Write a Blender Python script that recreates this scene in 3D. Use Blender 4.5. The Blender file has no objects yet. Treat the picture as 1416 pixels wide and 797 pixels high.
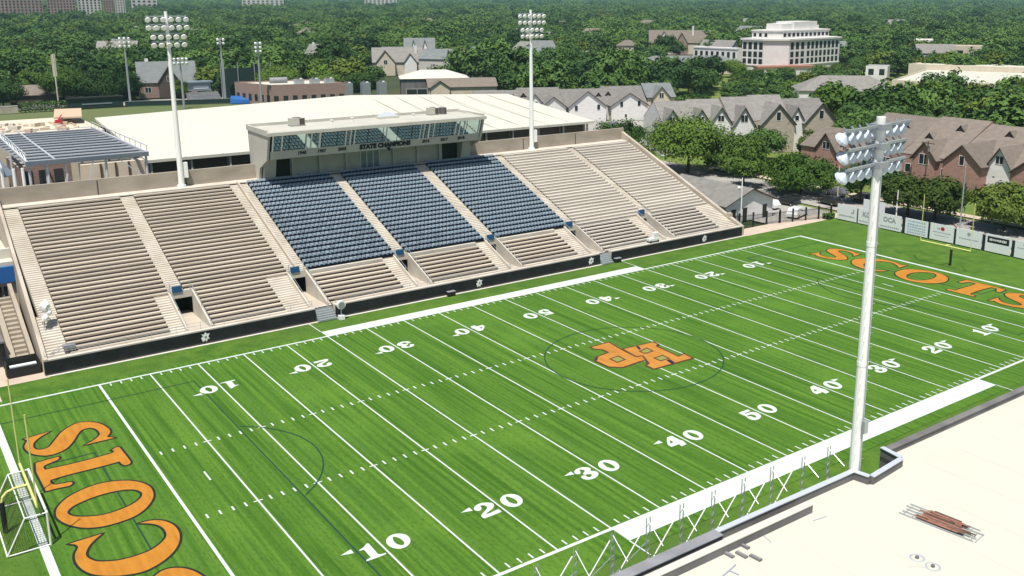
import bpy, bmesh, math, random
from mathutils import Vector, Matrix
from mathutils.geometry import tessellate_polygon
R = math.radians
random.seed(7)
C = bpy.context.scene.collection
YD = .9144
FW = 53.333 * YD           # field width
FL = 100 * YD              # goal line to goal line

HAZE, SUN, SKY, EXPO = 9e-5, 4.6, .065, .42
# ------------------------------------------------------------------ materials
MATS = {}
def mat(name, col, rough=.75, noise=None, spec=.25, metal=0., bump=0., coat=0.):
    """Principled material; noise = (second colour, scale, (mapping xyz), low, high) mixes a second colour by world position."""
    if name in MATS: return MATS[name]
    m = bpy.data.materials.new(name); m.use_nodes = True
    nt = m.node_tree; b = nt.nodes['Principled BSDF']
    b.inputs['Base Color'].default_value = (*col, 1)
    b.inputs['Roughness'].default_value = rough
    b.inputs['Specular IOR Level'].default_value = spec
    b.inputs['Metallic'].default_value = metal
    if coat: b.inputs['Coat Weight'].default_value = coat
    if noise:
        c2, sc, mp, lo, hi = noise
        g = nt.nodes.new('ShaderNodeNewGeometry')
        mpn = nt.nodes.new('ShaderNodeMapping'); mpn.inputs['Scale'].default_value = mp
        nz = nt.nodes.new('ShaderNodeTexNoise'); nz.inputs['Scale'].default_value = sc; nz.inputs['Detail'].default_value = 5
        rp = nt.nodes.new('ShaderNodeValToRGB')
        rp.color_ramp.elements[0].position = lo; rp.color_ramp.elements[1].position = hi
        rp.color_ramp.elements[0].color = (*col, 1); rp.color_ramp.elements[1].color = (*c2, 1)
        nt.links.new(g.outputs['Position'], mpn.inputs['Vector']); nt.links.new(mpn.outputs[0], nz.inputs['Vector'])
        nt.links.new(nz.outputs['Fac'], rp.inputs[0]); nt.links.new(rp.outputs[0], b.inputs['Base Color'])
        if bump:
            bp = nt.nodes.new('ShaderNodeBump'); bp.inputs['Strength'].default_value = bump; bp.inputs['Distance'].default_value = .1
            nt.links.new(nz.outputs['Fac'], bp.inputs['Height']); nt.links.new(bp.outputs[0], b.inputs['Normal'])
    MATS[name] = m
    return m

def turf_mat(name, ca, cb, cc, streak=True):
    """mown synthetic turf: fine streaks along Y (the way the carpet rolls run), wide patches, fine grain."""
    m = bpy.data.materials.new(name); m.use_nodes = True
    nt = m.node_tree; N = nt.nodes; L = nt.links; b = N['Principled BSDF']
    b.inputs['Roughness'].default_value = .9; b.inputs['Specular IOR Level'].default_value = .12
    g = N.new('ShaderNodeNewGeometry')
    def noise(scale, mp, detail=4):
        a = N.new('ShaderNodeMapping'); a.inputs['Scale'].default_value = mp
        z = N.new('ShaderNodeTexNoise'); z.inputs['Scale'].default_value = scale; z.inputs['Detail'].default_value = detail
        L.new(g.outputs['Position'], a.inputs['Vector']); L.new(a.outputs[0], z.inputs['Vector'])
        return z.outputs['Fac']
    def mix(f, a, bb, lo, hi):
        r = N.new('ShaderNodeMapRange'); r.inputs['From Min'].default_value = lo; r.inputs['From Max'].default_value = hi
        x = N.new('ShaderNodeMix'); x.data_type = 'RGBA'
        L.new(f, r.inputs['Value']); L.new(r.outputs[0], x.inputs['Factor'])
        for s, v in ((6, a), (7, bb)):
            if isinstance(v, tuple): x.inputs[s].default_value = (*v, 1)
            else: L.new(v, x.inputs[s])
        return x.outputs[2]
    c = mix(noise(1, (2.7, .045, 1), 6) if streak else noise(.5, (1, 1, 1)), ca, cb, .36, .64)
    c = mix(noise(1, (.8, .014, 1), 4), c, cc, .5, .8) if streak else mix(noise(.06, (1, 1, 1)), c, cc, .42, .75)
    dk = tuple(v * .72 for v in ca)
    c = mix(noise(.09, (1, 1, 1), 3), c, tuple(v * 1.12 for v in cb), .52, .85)
    c = mix(noise(7, (1, .3, 1), 6), c, dk, .5, .85)
    L.new(c, b.inputs['Base Color'])
    MATS[name] = m
    return m

def brick_mat(name, c1, c2, mortar, scale=1.0):
    m = bpy.data.materials.new(name); m.use_nodes = True
    nt = m.node_tree; b = nt.nodes['Principled BSDF']; b.inputs['Roughness'].default_value = .85; b.inputs['Specular IOR Level'].default_value = .15
    tc = nt.nodes.new('ShaderNodeNewGeometry')
    sx = nt.nodes.new('ShaderNodeSeparateXYZ'); cx = nt.nodes.new('ShaderNodeCombineXYZ'); ad = nt.nodes.new('ShaderNodeMath'); ad.operation = 'ADD'
    bk = nt.nodes.new('ShaderNodeTexBrick'); bk.inputs['Scale'].default_value = scale
    bk.inputs['Color1'].default_value = (*c1, 1); bk.inputs['Color2'].default_value = (*c2, 1); bk.inputs['Mortar'].default_value = (*mortar, 1)
    bk.inputs['Mortar Size'].default_value = .03; bk.inputs['Brick Width'].default_value = .9; bk.inputs['Row Height'].default_value = .3
    l = nt.links.new
    l(tc.outputs['Position'], sx.inputs[0]); l(sx.outputs[0], ad.inputs[0]); l(sx.outputs[1], ad.inputs[1])
    l(ad.outputs[0], cx.inputs[0]); l(sx.outputs[2], cx.inputs[1]); l(cx.outputs[0], bk.inputs['Vector']); l(bk.outputs['Color'], b.inputs['Base Color'])
    MATS[name] = m
    return m

def leaf_mat(name, dark, light, sat=.0):
    m = bpy.data.materials.new(name); m.use_nodes = True
    nt = m.node_tree; N = nt.nodes; L = nt.links; b = N['Principled BSDF']
    b.inputs['Roughness'].default_value = .7; b.inputs['Specular IOR Level'].default_value = .15
    oi = N.new('ShaderNodeObjectInfo'); g = N.new('ShaderNodeNewGeometry')
    nz = N.new('ShaderNodeTexNoise'); nz.inputs['Scale'].default_value = .45; nz.inputs['Detail'].default_value = 3
    L.new(g.outputs['Position'], nz.inputs['Vector'])
    a = N.new('ShaderNodeMath'); a.operation = 'MULTIPLY_ADD'; a.inputs[1].default_value = 1.0; a.inputs[2].default_value = -.28
    L.new(oi.outputs['Random'], a.inputs[0])
    s = N.new('ShaderNodeMath'); s.operation = 'ADD'; L.new(a.outputs[0], s.inputs[0])
    q = N.new('ShaderNodeMath'); q.operation = 'MULTIPLY'; q.inputs[1].default_value = .75; L.new(nz.outputs['Fac'], q.inputs[0]); L.new(q.outputs[0], s.inputs[1])
    rp = N.new('ShaderNodeValToRGB'); rp.color_ramp.elements[0].color = (*dark, 1); rp.color_ramp.elements[1].color = (*light, 1)
    L.new(s.outputs[0], rp.inputs[0]); L.new(rp.outputs[0], b.inputs['Base Color'])
    tr = N.new('ShaderNodeBsdfTranslucent'); L.new(rp.outputs[0], tr.inputs['Color'])
    mx = N.new('ShaderNodeMixShader'); mx.inputs[0].default_value = .06
    L.new(b.outputs[0], mx.inputs[1]); L.new(tr.outputs[0], mx.inputs[2]); L.new(mx.outputs[0], N['Material Output'].inputs['Surface'])
    MATS[name] = m
    return m

turf_mat('field turf', (.038, .108, .010), (.092, .192, .023), (.068, .158, .024))
turf_mat('apron turf', (.048, .116, .014), (.088, .168, .022), (.070, .138, .022), streak=False)
mat('field paint', (.545, .59, .555), .85, ((.47, .525, .48), 1.2, (1, 1, 1), .4, .7))
mat('orange paint', (.435, .185, .021), .85, ((.35, .135, .016), 2.6, (1, .2, 1), .4, .75))
mat('black paint', (.012, .018, .014), .85)
mat('navy paint', (.012, .05, .032), .85)
mat('logo orange', (.45, .20, .035), .85, ((.36, .15, .028), 1.4, (1, .25, 1), .35, .7))
mat('logo brown', (.085, .035, .015), .85)
mat('logo olive', (.22, .22, .06), .85)
mat('logo navy', (.012, .014, .045), .85)
mat('concrete', (.47, .42, .35), .85, ((.36, .31, .25), .35, (1, 1, 1), .4, .7), .2, 0, .1)
mat('concrete pale', (.585, .545, .47), .85, ((.47, .42, .35), .5, (1, 1, 1), .35, .75), .2, 0, .05)
mat('concrete wall', (.38, .33, .27), .85, ((.27, .235, .19), .3, (1, 1, 2.5), .35, .75), .2)
mat('tread shaded', (.085, .068, .056), .9, ((.13, .105, .088), .4, (.3, 1.5, 1), .35, .75), .15)  # concrete darkened all over to deepen the shade stripes below the bench planks
mat('tread seats', (.20, .19, .175), .9, ((.15, .145, .135), .4, (.5, 1, 1), .35, .7), .15)
mat('tread pale', (.42, .37, .31), .9, ((.34, .30, .25), .4, (.5, 1, 1), .35, .75), .15)  # lighter concrete for the two upper right bench blocks
mat('bench aluminium', (.57, .50, .405), .6, ((.48, .41, .325), .5, (.25, 1, 1), .3, .75), .3)
mat('bench pale', (.565, .52, .45), .6, ((.49, .445, .38), .7, (.2, 1, 1), .3, .75), .3)
mat('seat blue', (.185, .245, .30), .42, ((.255, .315, .36), 2.4, (1, 1, 1), .35, .7), .5)
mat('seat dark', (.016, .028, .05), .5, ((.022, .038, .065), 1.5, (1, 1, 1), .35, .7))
mat('pad black', (.010, .010, .014), .5, ((.02, .02, .026), .8, (1, 1, 1), .4, .7), .35)
mat('white metal', (.78, .78, .77), .45, None, .4)
mat('galvanised', (.50, .53, .55), .4, ((.42, .45, .47), .6, (1, 1, .3), .3, .7), .4, .55)
mat('pole white', (.88, .89, .86), .4, ((.80, .81, .78), .3, (1, 1, .3), .3, .7), .4)
mat('lamp reflector', (.86, .87, .86), .25, None, .6)
mat('lamp housing', (.30, .35, .40), .4, None, .5, .3)
mat('lamp shade white', (.58, .64, .71), .4, None, .5)
mat('membrane cream', (.515, .515, .445), .8, ((.50, .50, .43), .25, (1, 1, 1), .35, .75), .2)
mat('membrane white', (.56, .55, .475), .8, ((.535, .525, .45), .12, (1, .4, 1), .35, .75), .2)
mat('coping grey', (.26, .265, .28), .5, ((.19, .195, .21), .8, (1, 1, 1), .35, .7), .4)
mat('coping bright', (.62, .66, .72), .35, None, .5, .3)
mat('wall grey', (.13, .125, .125), .8, ((.19, .185, .18), .7, (1, 1, .3), .35, .7))
mat('box wall', (.50, .49, .43), .7, ((.44, .43, .38), .4, (1, 1, 1), .35, .7))
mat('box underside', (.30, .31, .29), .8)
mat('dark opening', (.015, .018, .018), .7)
mat('text black', (.02, .02, .025), .7)
mat('yellow metal', (.66, .66, .24), .4, None, .4)
mat('net', (.055, .085, .03), .9)
mat('blue tarp', (.02, .11, .34), .6)
mat('blue sign', (.015, .085, .20), .5)
mat('deck steel', (.17, .205, .24), .45, ((.24, .28, .32), .4, (.2, 1, 1), .35, .7), .4, .4)
mat('steel light', (.56, .59, .62), .5, None, .4, .2)
mat('asphalt', (.085, .084, .082), .9, ((.12, .118, .112), .4, (1, 1, 1), .35, .7))
mat('street concrete', (.36, .345, .315), .9, ((.27, .26, .24), .18, (1, 1, 1), .35, .7))
mat('path pale', (.52, .43, .34), .9, ((.43, .35, .28), .5, (1, 1, 1), .35, .7))
mat('lawn', (.10, .16, .03), .95, ((.16, .19, .045), .12, (1, 1, 1), .35, .7))
mat('ball field grass', (.115, .14, .055), .95, ((.095, .125, .045), .1, (.3, 1, 1), .35, .7))
mat('forest floor', (.030, .050, .018), .95, ((.06, .07, .03), .04, (1, 1, 1), .35, .7))
mat('hill green', (.022, .055, .026), .95, ((.05, .09, .04), .012, (1, 1, 1), .38, .66))
mat('shingle grey', (.225, .215, .20), .9, ((.17, .162, .152), .8, (1, 1, 2), .35, .7))
mat('shingle brown', (.195, .165, .14), .9, ((.155, .13, .11), .8, (1, 1, 2), .35, .7))
mat('shingle slate', (.185, .20, .20), .9, ((.145, .16, .16), .5, (1, 1, 2), .35, .7))
mat('trim dark', (.085, .065, .055), .7)
mat('siding white', (.82, .80, .78), .7, ((.73, .71, .69), .5, (1, 1, 4), .35, .7))
mat('stone beige', (.46, .40, .33), .85, ((.36, .31, .25), 1.2, (1, 1, 2), .35, .7))
mat('stucco cream', (.62, .55, .44), .85, ((.54, .47, .37), .5, (1, 1, 1), .35, .7))
mat('office stone', (.71, .69, .665), .8, ((.64, .62, .595), .3, (1, 1, 1), .35, .7))
brick_mat('brick red', (.33, .155, .125), (.41, .215, .18), (.44, .36, .32), 1.3)
brick_mat('brick dull', (.26, .16, .135), (.31, .21, .18), (.33, .28, .25), 1.0)
brick_mat('brick tower', (.27, .165, .145), (.31, .20, .175), (.30, .24, .22), .12)
mat('tower pale', (.55, .52, .48), .8, ((.48, .45, .42), .05, (1, 1, 1), .35, .7))
mat('window dark', (.018, .024, .028), .15, None, .6)
mat('membrane seam', (.498, .498, .43), .8)
mat('window brown', (.085, .062, .048), .3, None, .4)
mat('window teal', (.03, .05, .065), .06, None, .9)
mat('door dark', (.03, .028, .025), .6)
mat('wood pole', (.12, .085, .06), .9)
mat('iron', (.02, .02, .02), .6)
mat('car white', (.75, .76, .76), .25, None, .5, 0, 0, .6)
mat('car black', (.02, .022, .025), .2, None, .5, 0, 0, .7)
mat('car grey', (.22, .23, .25), .25, None, .5, .4, 0, .6)
mat('tyre', (.02, .02, .02), .9)
mat('rebar rust', (.27, .12, .085), .8, ((.36, .19, .145), 3, (1, 1, 1), .35, .7))
mat('sign white', (.78, .79, .81), .5)
mat('sign grey', (.35, .37, .40), .6)
mat('sign red', (.45, .03, .05), .6)
mat('sign black', (.02, .02, .02), .6)
mat('sign bluegrey', (.32, .46, .58), .6)
mat('bark', (.085, .065, .05), .95, ((.05, .04, .03), 3, (1, 1, .2), .35, .7))
mat('hedge green', (.05, .085, .025), .9, ((.09, .12, .035), 1.5, (1, 1, 1), .35, .7))
mat('rubble pink', (.55, .41, .33), .95, ((.42, .31, .24), .9, (1, 1, 1), .35, .7))
mat('side stucco', (.38, .33, .265), .85, ((.30, .26, .205), .5, (1, 1, 1), .35, .7))
mat('wood form', (.50, .38, .27), .85)
mat('screen dark', (.018, .036, .034), .9)
leaf_mat('leaf mid', (.015, .046, .009), (.112, .186, .027))
leaf_mat('leaf dark', (.011, .038, .011), (.074, .145, .030))
leaf_mat('leaf bright', (.020, .060, .009), (.115, .195, .026))
leaf_mat('leaf olive', (.030, .058, .009), (.120, .170, .026))
leaf_mat('leaf far', (.012, .042, .013), (.102, .186, .040))

def vary(name, lo, hi):
    """each object with this material gets its own weathering: base colour scaled by the object's random number"""
    nt = MATS[name].node_tree; b = nt.nodes['Principled BSDF']; src = b.inputs['Base Color'].links[0].from_socket
    oi = nt.nodes.new('ShaderNodeObjectInfo'); mr = nt.nodes.new('ShaderNodeMapRange'); mr.inputs['To Min'].default_value = lo; mr.inputs['To Max'].default_value = hi
    mx = nt.nodes.new('ShaderNodeVectorMath'); mx.operation = 'SCALE'
    nt.links.new(oi.outputs['Random'], mr.inputs['Value']); nt.links.new(src, mx.inputs[0]); nt.links.new(mr.outputs[0], mx.inputs['Scale']); nt.links.new(mx.outputs[0], b.inputs['Base Color'])
for k_, lo_, hi_ in (('bench aluminium', .84, 1.1), ('bench pale', .88, 1.06), ('seat blue', .8, 1.15), ('shingle grey', .85, 1.15), ('shingle brown', .88, 1.12), ('siding white', .86, 1.05)): vary(k_, lo_, hi_)

# glass of the press box: mirror-like teal panes over a dark room
def glass_mat():
    m = bpy.data.materials.new('press glass'); m.use_nodes = True
    nt = m.node_tree; b = nt.nodes['Principled BSDF']
    b.inputs['Base Color'].default_value = (.035, .10, .095, 1); b.inputs['Roughness'].default_value = .2
    gl = nt.nodes.new('ShaderNodeBsdfGlossy'); gl.inputs['Color'].default_value = (.62, .86, .84, 1); gl.inputs['Roughness'].default_value = .015
    mx = nt.nodes.new('ShaderNodeMixShader'); mx.inputs[0].default_value = .55
    nt.links.new(b.outputs[0], mx.inputs[1]); nt.links.new(gl.outputs[0], mx.inputs[2])
    nt.links.new(mx.outputs[0], nt.nodes['Material Output'].inputs['Surface'])
    MATS['press glass'] = m
glass_mat()

# ------------------------------------------------------------------ building kit
class MB:
    """collects faces (in world or prototype space) and links them as one mesh object"""
    def __init__(s): s.v = []; s.f = []; s.m = []; s.ms = []
    def mi(s, m):
        if m not in s.ms: s.ms.append(m)
        return s.ms.index(m)
    def face(s, pts, m):
        n = len(s.v); s.v += [tuple(p) for p in pts]; s.f.append(tuple(range(n, n + len(pts)))); s.m.append(s.mi(m)); return s
    def hexa(s, p, m):
        """8 corners: bottom ring 0-3 (counter-clockwise seen from above), top ring 4-7"""
        n = len(s.v); s.v += [tuple(q) for q in p]; k = s.mi(m)
        for f in ((3, 2, 1, 0), (4, 5, 6, 7), (0, 1, 5, 4), (1, 2, 6, 5), (2, 3, 7, 6), (3, 0, 4, 7)):
            s.f.append(tuple(n + i for i in f)); s.m.append(k)
        return s
    def box(s, x0, y0, z0, x1, y1, z1, m):
        return s.hexa([(x0, y0, z0), (x1, y0, z0), (x1, y1, z0), (x0, y1, z0), (x0, y0, z1), (x1, y0, z1), (x1, y1, z1), (x0, y1, z1)], m)
    def prism(s, pts, z0, z1, m):
        """polygon (counter-clockwise) extruded upward"""
        k = s.mi(m); n = len(s.v); c = len(pts)
        s.v += [(p[0], p[1], z0) for p in pts] + [(p[0], p[1], z1) for p in pts]
        s.f.append(tuple(range(n + c - 1, n - 1, -1))); s.f.append(tuple(range(n + c, n + 2 * c))); s.m += [k, k]
        for i in range(c):
            j = (i + 1) % c; s.f.append((n + i, n + j, n + c + j, n + c + i)); s.m.append(k)
        return s
    def sheet(s, pts, z, m): return s.face([(p[0], p[1], z) for p in pts], m)
    def rect(s, x0, y0, x1, y1, z, m): return s.sheet([(x0, y0), (x1, y0), (x1, y1), (x0, y1)], z, m)
    def tube(s, p, q, r0, m, r1=None, n=8):
        p = Vector(p); q = Vector(q); r1 = r0 if r1 is None else r1
        d = (q - p).normalized(); a = d.orthogonal().normalized(); b = d.cross(a); k = s.mi(m); o = len(s.v)
        for c, r in ((p, r0), (q, r1)):
            for i in range(n):
                t = 2 * math.pi * i / n; s.v.append(tuple(c + (a * math.cos(t) + b * math.sin(t)) * r))
        for i in range(n):
            j = (i + 1) % n; s.f.append((o + i, o + j, o + n + j, o + n + i)); s.m.append(k)
        s.f.append(tuple(o + i for i in range(n - 1, -1, -1))); s.f.append(tuple(o + n + i for i in range(n))); s.m += [k, k]
        return s
    def bar(s, p, q, w, h, m):
        """square bar between two points"""
        p = Vector(p); q = Vector(q); d = (q - p).normalized()
        up = Vector((0, 0, 1)) if abs(d.z) < .95 else Vector((0, 1, 0))
        a = d.cross(up).normalized() * w / 2; b = a.cross(d).normalized() * h / 2
        return s.hexa([p - a - b, p + a - b, q + a - b, q - a - b, p - a + b, p + a + b, q + a + b, q - a + b], m)
    def fill(s, loops, z, m):
        k = s.mi(m); n = len(s.v); pts = [Vector((p[0], p[1], 0)) for l in loops for p in l]
        for t in tessellate_polygon([[Vector((p[0], p[1], 0)) for p in l] for l in loops]):
            a, b, c = t
            if (pts[b] - pts[a]).cross(pts[c] - pts[a]).z < 0: b, c = c, b
            s.f.append((n + a, n + b, n + c)); s.m.append(k)
        s.v += [(p.x, p.y, z) for p in pts]
        return s
    def xf(s, M):
        s.v = [tuple(M @ Vector(v)) for v in s.v]; return s
    def build(s, name, parent=None, loc=None, smooth=False):
        me = bpy.data.meshes.new(name)
        off = Vector(loc) if loc is not None else (parent['_o'] if parent is not None and '_o' in parent else Vector((0, 0, 0)))
        off = Vector(off)
        me.from_pydata([tuple(Vector(v) - off) for v in s.v], [], s.f)
        for m in s.ms: me.materials.append(MATS[m])
        me.polygons.foreach_set('material_index', s.m)
        if smooth: me.polygons.foreach_set('use_smooth', [True] * len(s.f))
        me.update()
        o = bpy.data.objects.new(name, me); C.objects.link(o)
        if parent is not None: o.parent = parent
        elif loc is not None: o.location = loc
        return o

def tag(o, label=None, cat=None, group=None, kind=None):
    if label: o['label'] = label
    if cat: o['category'] = cat
    if group: o['group'] = group
    if kind: o['kind'] = kind
    return o
def thing(name, label, cat, loc=(0, 0, 0), group=None):
    """an Empty at the base of a thing; parts are built in world space and re-based on it"""
    o = bpy.data.objects.new(name, None); C.objects.link(o); o.location = loc; o.empty_display_size = .5
    o['_o'] = Vector(loc)
    return tag(o, label, cat, group)
def struct(o): return tag(o, kind='structure')
def copy_tree(o, loc, rotz=0., sc=None, label=None, group=None):
    r = o.copy(); C.objects.link(r); r.location = loc; r.rotation_euler = (0, 0, rotz)
    if sc is not None: r.scale = sc
    if label: r['label'] = label
    if group: r['group'] = group
    for ch in list(o.children):
        c = ch.copy(); C.objects.link(c); c.parent = r
        for g in ch.children:
            d = g.copy(); C.objects.link(d); d.parent = c
    return r
def ordn(i):
    return f"{i}{'th' if 10 <= i % 100 <= 20 else {1: 'st', 2: 'nd', 3: 'rd'}.get(i % 10, 'th')}"
def text(name, body, size, M, m, parent, bold=.0, align='CENTER', depth=.01):
    cu = bpy.data.curves.new(name, 'FONT'); cu.body = body; cu.size = size; cu.align_x = align; cu.align_y = 'CENTER'
    cu.offset = bold; cu.extrude = depth; cu.resolution_u = 3
    cu.materials.append(MATS[m])
    tmp = bpy.data.objects.new(name, cu); C.objects.link(tmp); bpy.context.view_layer.update()
    me = bpy.data.meshes.new_from_object(tmp.evaluated_get(bpy.context.evaluated_depsgraph_get())); bpy.data.objects.remove(tmp); bpy.data.curves.remove(cu)
    o = bpy.data.objects.new(name, me); C.objects.link(o)
    if parent is not None:
        o.parent = parent; M = Matrix.Translation(-Vector(parent['_o'])) @ M
    o.matrix_basis = M
    return o
def smooth_loop(l, per=4):
    """closed Catmull-Rom through the traced points; points flagged with a third value stay sharp corners"""
    n = len(l); out = []
    for i in range(n):
        p0, p1, p2, p3 = l[i - 1], l[i], l[(i + 1) % n], l[(i + 2) % n]
        a = Vector(p1[:2]); b = Vector(p2[:2])
        t1 = (b - Vector(p0[:2])) * .5 if len(p1) < 3 else (b - a) * .6
        t2 = (Vector(p3[:2]) - a) * .5 if len(p2) < 3 else (b - a) * .6
        lim = (b - a).length * 1.2
        t1 = t1.normalized() * min(t1.length, lim) if t1.length else t1
        t2 = t2.normalized() * min(t2.length, lim) if t2.length else t2
        for k in range(per):
            t = k / per
            h = (2*t**3 - 3*t*t + 1) * a + (t**3 - 2*t*t + t) * t1 + (-2*t**3 + 3*t*t) * b + (t**3 - t*t) * t2
            out.append((h.x, h.y))
    return out
def grow(l, d):
    """offset a closed loop outward by d (mitred)"""
    n = len(l); area = sum(l[i-1][0]*l[i][1] - l[i][0]*l[i-1][1] for i in range(n)); s = 1 if area > 0 else -1
    out = []
    for i in range(n):
        a, b, c = Vector(l[i-1]), Vector(l[i]), Vector(l[(i+1) % n])
        e1 = (b - a); e2 = (c - b)
        if e1.length < 1e-6 or e2.length < 1e-6: out.append(tuple(b)); continue
        n1 = Vector((e1.y, -e1.x)).normalized(); n2 = Vector((e2.y, -e2.x)).normalized()
        m = n1 + n2
        if m.length < .35: m = n1
        m = m.normalized(); k = min(1.6, 1 / max(.3, m.dot(n1)))
        out.append(tuple(b + m * d * s * k))
    return out
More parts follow.
